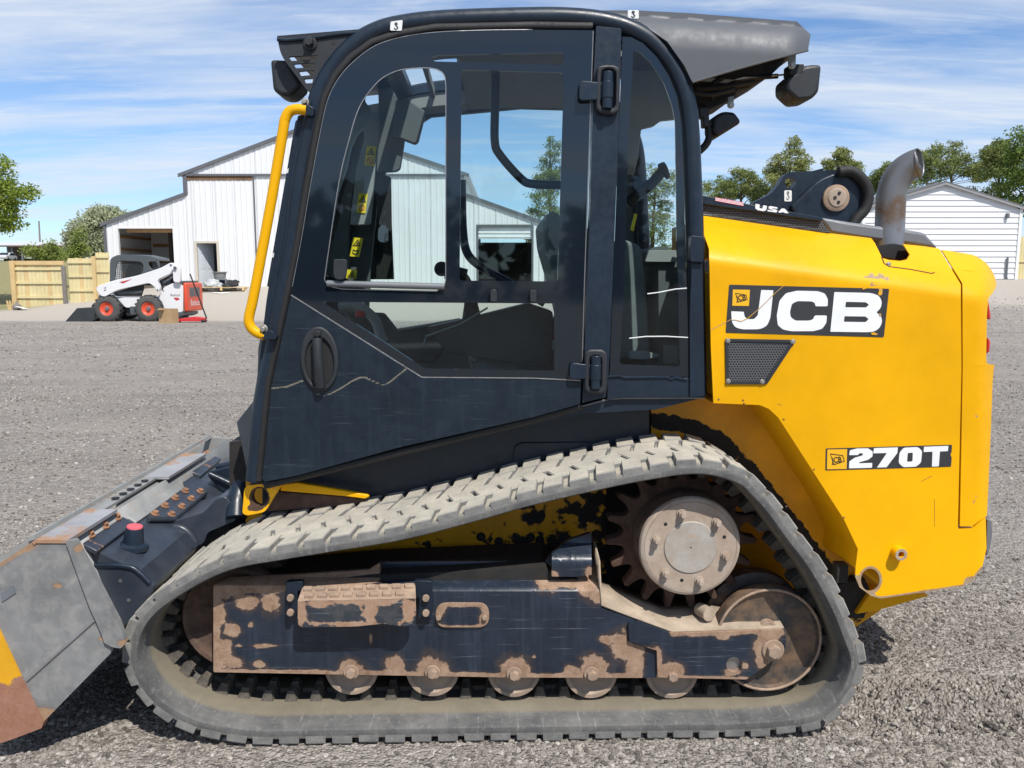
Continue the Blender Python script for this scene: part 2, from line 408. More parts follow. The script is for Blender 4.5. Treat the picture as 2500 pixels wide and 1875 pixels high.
gcol = m.mix(m.mr(edge, -.5, .7), gcol, pale)
grass = m.mix(m.noise(3, 6, .7, vec=pos), (.17,.155,.065), (.30,.27,.14))
gm_ = m.ma('MULTIPLY', m.mr(X, -17.2, -18.6), m.mr(Y, 29.5, 31.5)); gm2 = m.mr(Y, 41, 45)
gcol = m.mix(m.ma('MAXIMUM', gm_, gm2), gcol, grass)
hgt = m.ma('ADD', m.ma('MULTIPLY', vd, -1.0), m.ma('MULTIPLY', vd2, -1.6))
fade = m.mr(Y, 8, 30, 1.0, .5)
bn = m.node('ShaderNodeBump'); bn.inputs['Distance'].default_value = .013; m.l.new(hgt, bn.inputs['Height']); m.l.new(m.ma('MULTIPLY', fade, .8), bn.inputs['Strength'])
m.set(col=gcol, rough=.95, spec=.2, normal=bn.outputs[0])
me = bpy.data.meshes.new('ground'); me.from_pydata(vs_, [], fs_); me.update()
tag(link('ground', me, m.m, None, 180), kind='structure')
# loose stones near the camera
def patchy(x, y):                     # compacted patches carry fewer loose stones, tread prints almost none
    d = .95+1.5*mn.noise(Vector((x*.9, y*.9, 7)))+.8*mn.noise(Vector((x*2.6, y*2.6, 9)))
    lx, ly = x*math.cos(-.028)-(y-2.3)*math.sin(-.028), x*math.sin(-.028)+(y-2.3)*math.cos(-.028)
    if 1.02 < lx < 2.6 and -.03 < ly < .40: d = .08+1.3*max(0.0, math.sin((lx+ly*.75)/.088*2*math.pi+.7*mn.noise(Vector((x*2.5, y*2.5, 1)))))**2
    return max(.12, min(1.5, d))
def gravel(name, poly, density, smin, smax, seed, material, label):
    v = []; N_ = 40
    (x0, y0), (x1, y1) = poly
    me = bpy.data.meshes.new(name); V_ = []; F_ = []; nx_, ny_ = 300, 80
    for j in range(ny_+1):
        for i in range(nx_+1):
            y = lerp(y0, y1, j/ny_); w_ = .68*y+.25; x = lerp(max(x0, -w_), min(x1, w_), i/nx_); V_.append((x, y, terr(x, y)+small(x, y)+.0005))
    for j in range(ny_):
        for i in range(nx_): F_.append((j*(nx_+1)+i, j*(nx_+1)+i+1, (j+1)*(nx_+1)+i+1, (j+1)*(nx_+1)+i))
    me.from_pydata(V_, [], F_); me.update(); o = link(name, me, material)
    at_ = me.attributes.new('dens', 'FLOAT', 'POINT'); at_.data.foreach_set('value', [patchy(x, y) for x, y, z in V_]); tag(o, label, 'gravel', kind='stuff')
    ng = bpy.data.node_groups.new(name, 'GeometryNodeTree'); ng.interface.new_socket('Geometry', in_out='INPUT', socket_type='NodeSocketGeometry'); ng.interface.new_socket('Geometry', in_out='OUTPUT', socket_type='NodeSocketGeometry')
    n = ng.nodes; l = ng.links; gi = n.new('NodeGroupInput'); go = n.new('NodeGroupOutput')
    dp = n.new('GeometryNodeDistributePointsOnFaces'); dp.inputs['Density'].default_value = density; dp.inputs['Seed'].default_value = seed
    ico = n.new('GeometryNodeMeshIcoSphere'); ico.inputs['Radius'].default_value = 1.0; ico.inputs['Subdivisions'].default_value = 1
    sm_ = n.new('GeometryNodeSetMaterial'); sm_.inputs['Material'].default_value = material
    ip = n.new('GeometryNodeInstanceOnPoints')
    rv = n.new('FunctionNodeRandomValue'); rv.data_type = 'FLOAT_VECTOR'; rv.inputs['Min'].default_value = (.55,.55,.4); rv.inputs['Max'].default_value = (1.15,1.0,.8); rv.inputs['Seed'].default_value = seed+1
    rs = n.new('FunctionNodeRandomValue'); rs.data_type = 'FLOAT'; rs.inputs[2].default_value = 0; rs.inputs[3].default_value = 1; rs.inputs['Seed'].default_value = seed+2
    pw = n.new('ShaderNodeMath'); pw.operation = 'POWER'; l.new(rs.outputs[1], pw.inputs[0]); pw.inputs[1].default_value = 3.0
    mr = n.new('ShaderNodeMapRange'); l.new(pw.outputs[0], mr.inputs['Value']); mr.inputs['To Min'].default_value = smin; mr.inputs['To Max'].default_value = smax
    vm = n.new('ShaderNodeVectorMath'); vm.operation = 'SCALE'; l.new(rv.outputs[0], vm.inputs[0]); l.new(mr.outputs[0], vm.inputs['Scale'])
    rr = n.new('FunctionNodeRandomValue'); rr.data_type = 'FLOAT_VECTOR'; rr.inputs['Min'].default_value = (-.6,-.6,0); rr.inputs['Max'].default_value = (.6,.6,6.28); rr.inputs['Seed'].default_value = seed+3
    na = n.new('GeometryNodeInputNamedAttribute'); na.data_type = 'FLOAT'; na.inputs['Name'].default_value = 'dens'; mu = n.new('ShaderNodeMath'); mu.operation = 'MULTIPLY'; l.new(na.outputs['Attribute'], mu.inputs[0]); mu.inputs[1].default_value = density; l.new(mu.outputs[0], dp.inputs['Density'])
    l.new(gi.outputs[0], dp.inputs['Mesh']); l.new(dp.outputs['Points'], ip.inputs['Points']); l.new(ico.outputs['Mesh'], sm_.inputs[0]); l.new(sm_.outputs[0], ip.inputs['Instance'])
    l.new(vm.outputs[0], ip.inputs['Scale']); l.new(rr.outputs[0], ip.inputs['Rotation'])
    l.new(ip.outputs[0], go.inputs[0])
    md = o.modifiers.new('gravel', 'NODES'); md.node_group = ng
    return o
m = Mat('loose stones'); oi = m.node('ShaderNodeObjectInfo')
sc_ = m.ramp(oi.outputs['Random'], [(0,(.11,.098,.087)),(.35,(.235,.209,.185)),(.65,(.335,.30,.266)),(.88,(.44,.40,.358)),(1,(.58,.54,.49))])
m.set(col=sc_, rough=.9, spec=.25, normal=m.bump(m.noise(2.2, 3), .5, .3)); mt['stones'] = m.m
gravel('gravel', ((-9,1.55),(9,2.45)), 7500, .0026, .0140, 11, mt['stones'], 'loose grey gravel in the foreground')
gravel('gravel', ((-9,2.45),(9,4.6)), 2900, .003, .0145, 23, mt['stones'], 'loose grey gravel beside the machine')
gravel('gravel', ((-9,4.6),(9,11)), 420, .006, .019, 37, mt['stones'], 'loose grey gravel across the yard')
gravel('gravel', ((-16,11),(16,24)), 45, .010, .032, 51, mt['stones'], 'loose grey gravel at the far side of the yard')
# ================================================================ white barn
def boxl(name, a, b, mat, par, bevel=None): return MB().box(a, b).build(name, mat, par, None, bevel)
mt['barn'] = paint('white ribbed steel', (.70,.705,.71), .45, .04, .5, dust=.08, dustc=(.56,.54,.51)); mt['trimdk'] = paint('dark grey trim', (.11,.115,.125), .5, .1, 2)
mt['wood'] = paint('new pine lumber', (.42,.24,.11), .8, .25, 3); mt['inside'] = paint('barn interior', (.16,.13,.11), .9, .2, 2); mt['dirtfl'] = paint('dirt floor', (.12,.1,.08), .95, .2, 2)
BF = Frame((0, 35, 0), 0); barn = empty('barn', BF.o); tag(barn, 'large white ribbed metal barn with raised centre roof and open doors', 'barn')
def bx(px, py): return BF.at(px, py, 0)
xL, zE = bx(259,560).x, bx(262,547).z; xM, zS, zM = bx(453,474).x, bx(453,475).z, bx(449,424).z
xA, zA = bx(768,303).x, bx(768,303).z; xRm = bx(1131,440).x; xR = xRm+(xM-xL)
ZB = .90; BD = 19.0
def roof_z(x):
    if x < xM: return lerp(zE, zS, (x-xL)/(xM-xL))
    if x < xA: return lerp(zM, zA, (x-xM)/(xA-xM))
    if x < xRm: return lerp(zA, zM, (x-xA)/(xRm-xA))
    return lerp(zS, zE, (x-xRm)/(xR-xRm))
ops = [(bx(291,600).x, bx(424,600).x, bx(350,558).z), (bx(481,640).x, bx(533,640).x, bx(505,592).z), (bx(1168,600).x, bx(1298,600).x, bx(1230,553).z)]
zH = bx(540,428).z
cuts = sorted(set([xL, xM, xA, xRm, xR]+[o_[k] for o_ in ops for k in (0, 1)]+[xL+.91*k for k in range(1, int((xR-xL)/.91)+1)]))
cuts2 = [cuts[0]]
for c_ in cuts[1:]:
    if c_-cuts2[-1] > .02: cuts2.append(c_)
def wpanel(x0, x1, z0, e=0.0):
    e1, e2 = roof_z(x0+.001), roof_z(x1-.001)
    mb = MB().prism([(x0, 0, z0), (x1-.012, 0, z0), (x1-.012, 0, e2), (x0, 0, e1)], (0, .03, 0))
    x = x0+.05
    while x < x1-.06:
        zt = min(lerp(e1, e2, (x-x0)/(x1-x0)), lerp(e1, e2, (x+.05-x0)/(x1-x0)))-.02
        mb.add([(x-.02,0,z0),(x,-.015,z0),(x+.03,-.015,z0),(x+.05,0,z0),(x-.02,0,zt),(x,-.015,zt),(x+.03,-.015,zt),(x+.05,0,zt)], [(0,1,5,4),(1,2,6,5),(2,3,7,6),(4,5,6,7)]); x += .227
    mb.build('wall_panel', mt['barn'], barn)
for x0, x1 in zip(cuts2, cuts2[1:]):
    z0 = ZB; mid_ = (x0+x1)/2
    for a_, b_, t_ in ops:
        if a_-.01 < mid_ < b_+.01: z0 = t_
    wpanel(x0, x1, z0)
def slab3(name, pts, dy, th, mat, par=barn):      # roof slab from a front edge line, running back
    (xa, za), (xb, zb) = pts
    MB().prism([(xa, -.05, za), (xb, -.05, zb), (xb, -.05, zb+th), (xa, -.05, za+th)], (0, dy, 0)).build(name, mat, par)
mt['roofm'] = paint('light metal roof', (.55,.56,.57), .4, .05, .5)
for nm, pts in (('lean_to_roof', ((xL-.2, zE-.06), (xM, zS))), ('main_roof', ((xM-.25, zM-.1), (xA, zA))), ('main_roof', ((xA, zA), (xRm+.25, zM-.1))), ('lean_to_roof', ((xRm, zS), (xR+.2, zE-.06)))):
    slab3(nm, pts, BD+.5, .08, mt['roofm'])
    (xa, za), (xb, zb) = pts; MB().prism([(xa, -.10, za-.05), (xb, -.10, zb-.05), (xb, -.10, zb+.09), (xa, -.10, za+.09)], (0, .05, 0)).build('gable_trim', mt['trimdk'], barn)
for x in (xM-.02, xRm-.08): boxl('eave_post_trim', (x-.05, -.06, zS), (x+.12, .02, zM), mt['trimdk'], barn)
for x in (xL-.1, xR): boxl('corner_trim', (x, -.06, ZB), (x+.11, .05, zE), mt['trimdk'], barn)
boxl('side_wall', (xL, .03, ZB), (xL+.04, BD, zE), mt['barn'], barn); boxl('side_wall', (xR-.04, .03, ZB), (xR, BD, zE), mt['barn'], barn)
boxl('clerestory_wall', (xM, .03, zS-.2), (xM+.05, BD, zM), mt['barn'], barn); boxl('clerestory_wall', (xRm-.05, .03, zS-.2), (xRm, BD, zM), mt['barn'], barn)
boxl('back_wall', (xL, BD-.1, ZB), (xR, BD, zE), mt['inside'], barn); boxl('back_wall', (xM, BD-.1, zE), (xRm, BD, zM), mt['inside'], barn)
boxl('barn_floor', (xL+.05, .05, ZB-.1), (xR-.05, BD-.1, ZB+.09), mt['dirtfl'], barn)
boxl('track_rail', (xM+.1, -.09, zH-.03), (xRm, -.03, zH+.05), mt['trimdk'], barn)
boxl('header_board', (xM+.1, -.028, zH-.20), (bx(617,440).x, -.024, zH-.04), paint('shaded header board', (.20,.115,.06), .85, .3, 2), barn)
xs_ = bx(618,440).x; boxl('door_edge', (xs_, -.07, ZB), (xs_+.05, -.024, zH-.05), mt['trimdk'], barn)
for k in range(5): boxl('interior_girt', (xL+.05, .6+3*0, ZB+.5+k*.55), (xL+.1, 8, ZB+.62+k*.55), mt['wood'], barn)
for k in range(4): boxl('interior_girt', (xL+.2, 4.0, ZB+.35+k*.75), (xL+1.3, 4.06, ZB+.50+k*.75), mt['wood'], barn)
boxl('interior_partition', (xL+.1, 4.06, ZB), (xL+1.35, 4.1, zE), mt['barn'], barn); boxl('interior_partition', (xL+1.35, 3.0, ZB), (xL+1.5, 4.06, zE), mt['inside'], barn)
a_, b_, t_ = ops[0]
for (p, q_) in (((a_-.06,-.03,ZB),(a_,.1,t_)), ((b_,-.03,ZB),(b_+.06,.1,t_)), ((a_-.06,-.03,t_),(b_+.06,.1,t_+.06))): boxl('door_jamb', p, q_, mt['barn'], barn)
boxl('opening_header', (a_+.3, .12, t_-.16), (b_, .2, t_), mt['wood'], barn)
a_, b_, t_ = ops[1]
for (p, q_) in (((a_-.07,-.05,ZB),(a_+.03,.12,t_+.06)), ((b_-.03,-.05,ZB),(b_+.07,.12,t_+.06)), ((a_+.03,-.05,t_-.03),(b_-.03,.12,t_+.06))): boxl('door_frame', p, q_, paint('cream door frame', (.55,.50,.42), .6, .1), barn)
dl = empty('walk_door'); dl.parent = barn
dm = paint('pale blue white door', (.55,.59,.63), .5, .04, 3)
dv = Vector((math.cos(R(62)), math.sin(R(62)), 0)); h0 = Vector((a_+.04, .06, ZB+.03)); W_ = b_-a_-.08; Hh = t_-ZB-.06
MB().obox(h0+dv*W_*.5+Vector((0,0,Hh*.5)), dv*W_*.5, Vector((-dv.y, dv.x, 0))*.02, (0,0,Hh*.5)).build('door_leaf', dm, dl)
for i in range(2):
    for z0, z1 in ((.08,.36),(.42,.72),(.78,.93)):
        c_ = h0+dv*W_*(.28+.44*i)+Vector((0,0,Hh*(z0+z1)/2))-Vector((-dv.y, dv.x, 0))*.021
        MB().obox(c_, dv*W_*.15, Vector((-dv.y, dv.x, 0))*.006, (0,0,Hh*(z1-z0)/2)).build('door_panel', dm, dl, None, .005)
a_, b_, t_ = ops[2]
boxl('roller_door', (a_, .08, bx(1230,583).z), (b_, .14, t_), mt['barn'], barn)
for k in range(3): zr = lerp(bx(1230,583).z, t_, (k+.5)/3.0); boxl('roller_door_rib', (a_, .05, zr-.02), (b_, .08, zr+.02), mt['white'], barn)
for (p, q_) in (((a_-.08,-.04,ZB),(a_,.1,t_)), ((b_,-.04,ZB),(b_+.08,.1,t_)), ((a_-.08,-.04,t_),(b_+.08,.1,t_+.08))): boxl('door_jamb', p, q_, mt['trimdk'], barn)
# ================================================================ white garage on the right
GF = Frame((0, 30, 0), 0); gar = empty('garage', GF.o); tag(gar, 'small white lap sided garage with grey gable roof behind the exhaust pipe', 'garage')
def gxy(px, py): return GF.at(px, py, 0)
gl_, gr_ = gxy(2108,520).x, gxy(2489,560).x; ga, gz = gxy(2305,449).x, gxy(2305,449).z; gel = gxy(2108,507).z; ger = gxy(2489,508).z; GZ = 1.10
ger = gel = (gel+ger)/2; ga = (gl_+gr_)/2
mt['siding'] = paint('white vinyl siding', (.66,.665,.675), .45, .03, .6); mt['shingle'] = paint('grey shingles', (.12,.12,.125), .9, .25, 4)
def g_roof(z):                            # half width left at height z
    return (gr_-gl_)/2 if z < gel else (gr_-gl_)/2*max(0.0, (gz-z)/(gz-gel))
z = GZ; hc_ = .20
while z < gz-.04:
    z1 = min(z+hc_, gz-.02)
    def clip(zz): h_ = g_roof(zz); return ga-h_, ga+h_
    l0, r0 = clip(z); l1, r1 = clip(z1)
    MB().add([(l0,-.03,z),(r0,-.03,z),(r1,0,z1+.004),(l1,0,z1+.004),(l0,.03,z),(r0,.03,z),(r1,.03,z1),(l1,.03,z1)], [(0,1,2,3),(0,4,5,1),(1,5,6,2),(2,6,7,3),(3,7,4,0),(4,7,6,5)]).build('siding_board', mt['siding'], gar)
    z = z1
for xa, za, xb, zb in ((gl_-.35, gel-.12, ga, gz), (ga, gz, gr_+.35, ger-.12)):
    MB().prism([(xa,-.12,za+.02),(xb,-.12,zb+.02),(xb,-.12,zb+.09),(xa,-.12,za+.09)], (0, 7.7, 0)).build('roof', mt['shingle'], gar)
    MB().prism([(xa,-.14,za-.04),(xb,-.14,zb-.04),(xb,-.14,zb+.03),(xa,-.14,za+.03)], (0, .04, 0)).build('gable_fascia', paint('grey fascia', (.25,.25,.26), .6, .1), gar)
boxl('side_wall', (gl_, .03, GZ), (gl_+.05, 7, gel), mt['siding'], gar); boxl('side_wall', (gr_-.05, .03, GZ), (gr_, 7, ger), mt['siding'], gar); boxl('back_wall', (gl_, 6.95, GZ), (gr_, 7, gel), mt['siding'], gar)
for x in (gl_-.04, gr_-.06): boxl('corner_trim', (x, -.05, GZ), (x+.10, .04, gel), mt['white'], gar)
boxl('foundation', (gl_, -.04, GZ-.25), (gr_, .1, GZ+.03), mt['gray'], gar)
q = gxy(2457,527); MB().obox((q.x, -.08, q.z), (.05,0,0), (0,.06,0), (0,0,.09)).build('wall_light', mt['gray'], gar, None, .02)
q = gxy(2456,645); tube_ = MB().tube([(q.x,-.08,q.z+.25),(q.x,-.08,q.z-.45),(q.x+.03,-.12,q.z-.6)], .035, 8).build('vent_pipe', mt['gray'], gar, 60)
# ================================================================ wooden fence on the left
FF = Frame((0, 31.5, 0), 0)
mt['board'] = paint('pale yellow fence board', (.62,.53,.29), .8, .14, 1.6); mt['board2'] = paint('tan fence board', (.58,.42,.20), .8, .16, 1.6); mt['postg'] = paint('weathered grey post', (.19,.17,.155), .9, .2, 4)
def fpanel(label, x0, x1, ytop, ybot, rails, posts, k0=0):
    f0 = empty('board_fence', FF.o); tag(f0, label, 'fence', 'board fence panels beside the barn')
    a_, b_ = FF.at(*M((x0, ytop))[0], 0), FF.at(*M((x1, ytop))[0], 0); zt = a_.z
    w_ = (b_.x-a_.x); n_ = max(2, round(w_/.145))
    for i in range(n_):
        xa = a_.x+w_*i/n_; z0 = terr(xa, FF.o.y)-.05; zz = zt+rng.uniform(-.015, .015)
        MB().box((xa+.004, -.01+rng.uniform(-.004,.004), z0), (xa+w_/n_-.004, .015, zz)).build('board', mt['board2'] if (i in posts) else mt['board'], f0)
    for r_ in rails:
        z = FF.at(*M((x0, r_))[0], 0).z; boxl('rail', (a_.x+.02, -.06, z+.01), (b_.x-.02, -.012, z+.10), mt['board'], f0)
    return f0
fpanel('lowest fence panel with brown cap, farthest from the barn', 215, 1110, 660, 1400, (812,1060,1318), (0,3,9))
fpanel('middle fence panel between the grey post and the barn', 1215, 1670, 590, 1280, (690,940,1195), (3,))
fpanel('tallest short fence panel against the barn corner', 1715, 1960, 490, 1240, (592,850,1105), ())
q0, q1 = FF.at(*M((175,650))[0], 0), FF.at(*M((1150,640))[0], 0)
for i, (xx, w_, t_, b_, mat_, lab) in enumerate(((1148, .14, 735, 1310, mt['postg'], 'dark grey weathered post between the fence panels'), (1690, .13, 560, 1250, mt['board2'], 'tan wooden post beside the tallest fence panel'), (225, .16, 655, 1400, mt['board2'], 'tan end post of the wooden fence'))):
    p = FF.at(*M((xx, t_))[0], -.06); o = MB().box((p.x-w_/2, -.16, terr(p.x, 31.4)-.1), (p.x+w_/2, -.065, p.z)).build('fence_post', mat_, None, None, .008); o.location = FF.o; tag(o, lab, 'fence post')
o = MB().box((q0.x, -.07, q0.z-.13), (q1.x, .03, q0.z+.02)).build('cap_board', mt['board2'], None); o.parent = bpy.data.objects['board_fence']; 
# right hand fence behind the garage
fr_ = empty('board_fence', (0, 36, 0)); tag(fr_, 'strip of yellow board fence right of the white garage', 'fence')
for k in range(10):
    x0 = wd(2470+k*7, 560, 36).x; x1 = wd(2476.5+k*7, 560, 36).x; boxl('board', (x0, 0, terr(x0, 36)-.1), (x1, .03, wd(2490, 578, 36).z), mt['board'], fr_)
boxl('rail', (wd(2470, 620, 36).x, -.05, 2.0), (wd(2545, 620, 36).x, -.005, 2.1), mt['board'], fr_)
# small things by the fence
o = MB()
p = wd(*M((200,1390))[0], 30.6); base = terr(p.x, 30.6)
for k in range(4): o.obox((p.x-.12+.07*k, 30.6+.03*k, base+.16), (.028,0,0), (0,.02,0), (.02*(k-1.5),0,.17))
tag(o.build('lumber_offcuts', mt['board2'], None, None, .004), 'bundle of short orange lumber offcuts leaning by the fence end', 'lumber')
p = wd(*M((440,1405))[0], 30.2); z0 = terr(p.x, 30.2); tag(MB().prism([(p.x-.22, 30.2, z0+.10), (p.x+.2, 30.1, z0+.02), (p.x+.22, 29.8, z0+.03), (p.x-.18, 29.9, z0+.12)], (0,0,.015)).build('white_board', mt['white']), 'white sheet lying on the ground by the fence', 'board')
p = wd(*M((300,1400))[0], 30.3); z0 = terr(p.x, 30.3); o = MB().lathe((p.x, 30.3, z0), (0,0,1), [(.12,0),(.16,.05),(.14,.16),(.06,.22),(.03,.30)], 14); tag(o.build('dark_bucket', mt['postg'], None, 40), 'small dark rounded lump beside the white sheet', 'bucket')
# ================================================================ the yellow compact track loader
loader = empty('compact_track_loader', MF.o, MF.yaw)
tag(loader, 'yellow and black compact track loader with rubber tracks, glazed cab and lowered bucket', 'track loader')
P = loader
at = MF.at
def seg(px, py, a, b):
    ax, ay = a; bx, by = b; dx, dy = bx-ax, by-ay; L2 = dx*dx+dy*dy
    t = max(0, min(1, ((px-ax)*dx+(py-ay)*dy)/L2)) if L2 else 0
    return math.hypot(px-ax-t*dx, py-ay-t*dy)
def blobs(bl, edges=(), base=-1.0):
    """signed wear field: ellipses (cx,cy,rx,ry) and edge bands (polyline, width)"""
    def f(px, py):
        v = base
        for cx, cy, rx, ry in bl: v = max(v, .9*(.77-math.hypot((px-cx)/rx, (py-cy)/ry)))
        for pl, w in edges:
            for a, b in zip(pl, pl[1:]): v = max(v, .75*(1-seg(px, py, a, b)/w))
        return max(v, -1.0)
    return f
def tube(name, pts, r, mat, parent, n=10, smooth=60): return MB().tube(pts, r, n).build(name, mat, parent, smooth)
def disc(name, px, py, s0, s1, r, mat, parent, bevel=.004, n=40):
    c = at(px, py, s0); return MB().cyl(c, c+Vector((0, s1-s0, 0)), r, n=n).build(name, mat, parent, 40, bevel)
def bolt(px, py, s, r, h, mat, parent, name='bolt', n=6, washer=True, fr=None):
    c = (fr or MF).at(px, py, s); m = MB()
    if washer: m.cyl(c, c+Vector((0, -h*.25, 0)), r*1.45, n=16)
    m.cyl(c+Vector((0,-h*.2,0)), c+Vector((0,-h,0)), r, r*.92, n=n)
    return m.build(name, mat, parent, 30, r*.1)
# ---------------------------------------------------------------- rubber track
m = Mat('dusty track rubber')
tcn = m.tc(); b0 = m.mix(m.mr(m.noise(9, 6, .65), .3, .7), (.062,.063,.065), (.155,.152,.145))
b0 = m.mix(m.mr(m.noise(60, 4, .7), .55, .75, 0, .5), b0, (.29,.27,.23))
b0 = m.mix(m.mr(m.noise(1, 4, .7, scl=(90, 6, 6)), .60, .68, 0, .35), b0, (.34,.32,.29))
b0 = m.mix(m.mr(m.attr('path'), .2, .8, 0, .75), b0, m.mix(m.noise(14, 5), (.14,.118,.078), (.25,.21,.145)))
b0 = m.mix(m.attr('dust'), b0, m.mix(m.noise(11, 6, .7), (.28,.26,.215), (.46,.42,.34)))
m.set(col=b0, rough=.78, spec=.35, normal=m.bump(m.noise(70, 5, .65), .35, .003)); mt['track'] = m.m
m = Mat('dusty tread rubber')
gp_ = m.node('ShaderNodeNewGeometry').outputs['Position']
tan = m.mix(m.mr(m.noise(11, 6, .7, vec=gp_), .28, .72), (.31,.29,.245), (.50,.462,.385)); tan = m.mix(m.mr(m.noise(5, 3, .6, vec=gp_), .58, .72, 0, .7), tan, (.56,.50,.38))
tan = m.mix(m.mr(m.noise(55, 5, .7, vec=gp_), .60, .70, 0, .6), tan, (.20,.19,.17))
side_ = m.mix(m.mr(m.noise(14, 5, .7, vec=gp_), .3, .7), (.12,.12,.118), (.24,.235,.22))
sn = m.node('ShaderNodeSeparateXYZ'); m.l.new(m.tc('Normal'), sn.inputs[0])
m.set(col=m.mix(m.mr(sn.outputs[2], .35, .85), side_, tan), rough=.88, spec=.25, normal=m.bump(m.noise(60, 6, .7, vec=gp_), .7, .004)); mt['tread'] = m.m
TW = 0.40
tips_px = [(395,1437),(480,1386),(565,1352),(680,1331),(795,1312),(975,1282),(1140,1240),(1290,1198),(1490,1152),(1595,1132),(1685,1120),(1760,1126),(1830,1152),
  (1869,1188),(1903,1226),(1949,1289),(1991,1344),(2029,1403),(2067,1475),(2097,1551),(2113,1600),(2109,1648),(2084,1705),(2030,1762),(1962,1788),(1814,1800),(1640,1804.5),
  (1400,1810),(1100,1814),(800,1817),(640,1817.5),(560,1812),(490,1799),(422,1772),(364,1733),(322,1682),(299,1630),(297,1580),(312,1525),(345,1478)]
def lift(p): q = at(p[0], p[1], 0); return Vector((q.x, 0, q.z))
tips = [lift(p) for p in tips_px]
zmin = min(p.z for p in tips)
for p in tips:
    if p.z < .03: p.z = max(p.z, 0.0) if p.z > .012 else 0.001
dense = spline(tips, 24, True)
clen = [0.0]
for i in range(len(dense)): clen.append(clen[-1]+(dense[(i+1) % len(dense)]-dense[i]).length)
PER = clen[-1]; NP = round(PER/.079); PITCH_T = PER/NP
import bisect
def along(d):
    d %= PER; i = min(bisect.bisect_right(clen, d)-1, len(dense)-1); a, b = dense[i], dense[(i+1) % len(dense)]
    t = (d-clen[i])/max(1e-9, clen[i+1]-clen[i]); return a.lerp(b, t)
def frame_at(d):
    p = along(d); t = (along(d+.02)-along(d-.02)).normalized(); n = t.cross(Vector((0,1,0))); return p, t, n
prof = [(-.018,.004),(-.030,0),(-.044,.002),(-.049,.012),(-.047,.070),(-.056,.085),(-.056,.165),(-.047,.175),(-.047,.225),(-.056,.235),(-.056,.315),(-.047,.33),(-.049,.388),(-.044,.398),(-.030,.40),(-.018,.396),(-.015,.37),(-.015,.03)]
pathv = [0,0,0,0,.1,1,1,.3,.3,1,1,.1,0,0,0,0,0,0]
def belt(name, s0, parent, lugs):
    nb = 260; vs_, fs = [], []; m_ = len(prof)
    for i in range(nb):
        p, t, n = frame_at(PER*i/nb)
        for o_, s_ in prof: vs_.append(p+n*o_+Vector((0, s0+s_, 0)))
    for i in range(nb):
        j = (i+1) % nb
        for k in range(m_): fs.append((i*m_+k, j*m_+k, j*m_+(k+1) % m_, i*m_+(k+1) % m_))
    me = bpy.data.meshes.new(name); me.from_pydata(vs_, [], fs); me.update()
    a = me.attributes.new('path', 'FLOAT', 'POINT'); a.data.foreach_set('value', pathv*nb)
    a = me.attributes.new('dust', 'FLOAT', 'POINT'); a.data.foreach_set('value', ([.35]+[0.0]*(len(prof)-4)+[.35, 1.0, 1.0])*nb)
    o = link(name, me, mt['track'], parent, 35)
    return o
track = belt('rubber_track', 0.0, P, True); tag(track, 'dusty near side rubber track')
def lugmesh(w, l, h, taper, slant=0.0):
    mb = MB(); v = []
    for (z, k) in ((-.008, 1.0), (h*.80, .5+taper*.5), (h, taper-.05)):
        for a, b in ((-1,-1),(1,-1),(1,1),(-1,1)): v.append((a*l*.5*k+b*slant, b*w*.5*(1-(1-k)*.45), z))
    f = [(0,3,2,1),(8,9,10,11)]
    for q in (0, 4):
        for k in range(4): f.append((q+k, q+(k+1) % 4, q+4+(k+1) % 4, q+4+k))
    mb.add(v, f); me = mb.mesh('tread_lug'); me.materials.append(mt['tread']); me.shade_smooth(); me.set_sharp_from_angle(angle=R(24)); return me
lug_a, lug_b, lug_c = lugmesh(.110, .060, .0180, .93, .006), lugmesh(.126, .070, .0150, .92, -.016), lugmesh(.126, .070, .0150, .92, .016)
rows = [(.056, 0.0, lug_a), (.152, .42, lug_b), (.248, -.06, lug_c), (.346, .36, lug_a)]
def put_lugs(s0, parent, skip_small=False):
    for i in range(NP):
        for ss, ph, me in rows:
            p, t, n = frame_at((i+ph)*PITCH_T); jt = rng.uniform(-.0025, .0025)
            o = bpy.data.objects.new('tread_lug', me); col.objects.link(o); o.parent = parent
            q = p+n*(-.018+jt)+Vector((0, s0+ss, 0))
            o.matrix_local = Matrix(((t.x,0,n.x,q.x),(t.y,1,n.y,q.y),(t.z,0,n.z,q.z),(0,0,0,1)))
put_lugs(0.0, track)
mt['guide'] = paint('grimy guide lug rubber', (.075,.066,.055), .85, .4, 20, bump=.4, bs=60, dust=.6, dustc=(.20,.165,.12))
gm = MB(); v = []
for z, k in ((-.004,.85),(.042,.36)):
    for a, b in ((-1,-1),(1,-1),(1,1),(-1,1)): v.append((a*.027*k, b*.026*(1 if z < 0 else .5), -z))
gm.add(v, [(0,1,2,3),(7,6,5,4)]+[(k, 4+k, 4+(k+1) % 4, (k+1) % 4) for k in range(4)])
gme = gm.mesh('guide_lug'); gme.materials.append(mt['guide']); gme.shade_smooth(); gme.set_sharp_from_angle(angle=R(50))
for i in range(NP):
    for ss in (.172, .232):
        p, t, n = frame_at((i+.3)*PITCH_T); q = p+n*(-.046)+Vector((0, ss, 0))
        o = bpy.data.objects.new('guide_lug', gme); col.objects.link(o); o.parent = track
        o.matrix_local = Matrix(((t.x,0,n.x,q.x),(t.y,1,n.y,q.y),(t.z,0,n.z,q.z),(0,0,0,1)))
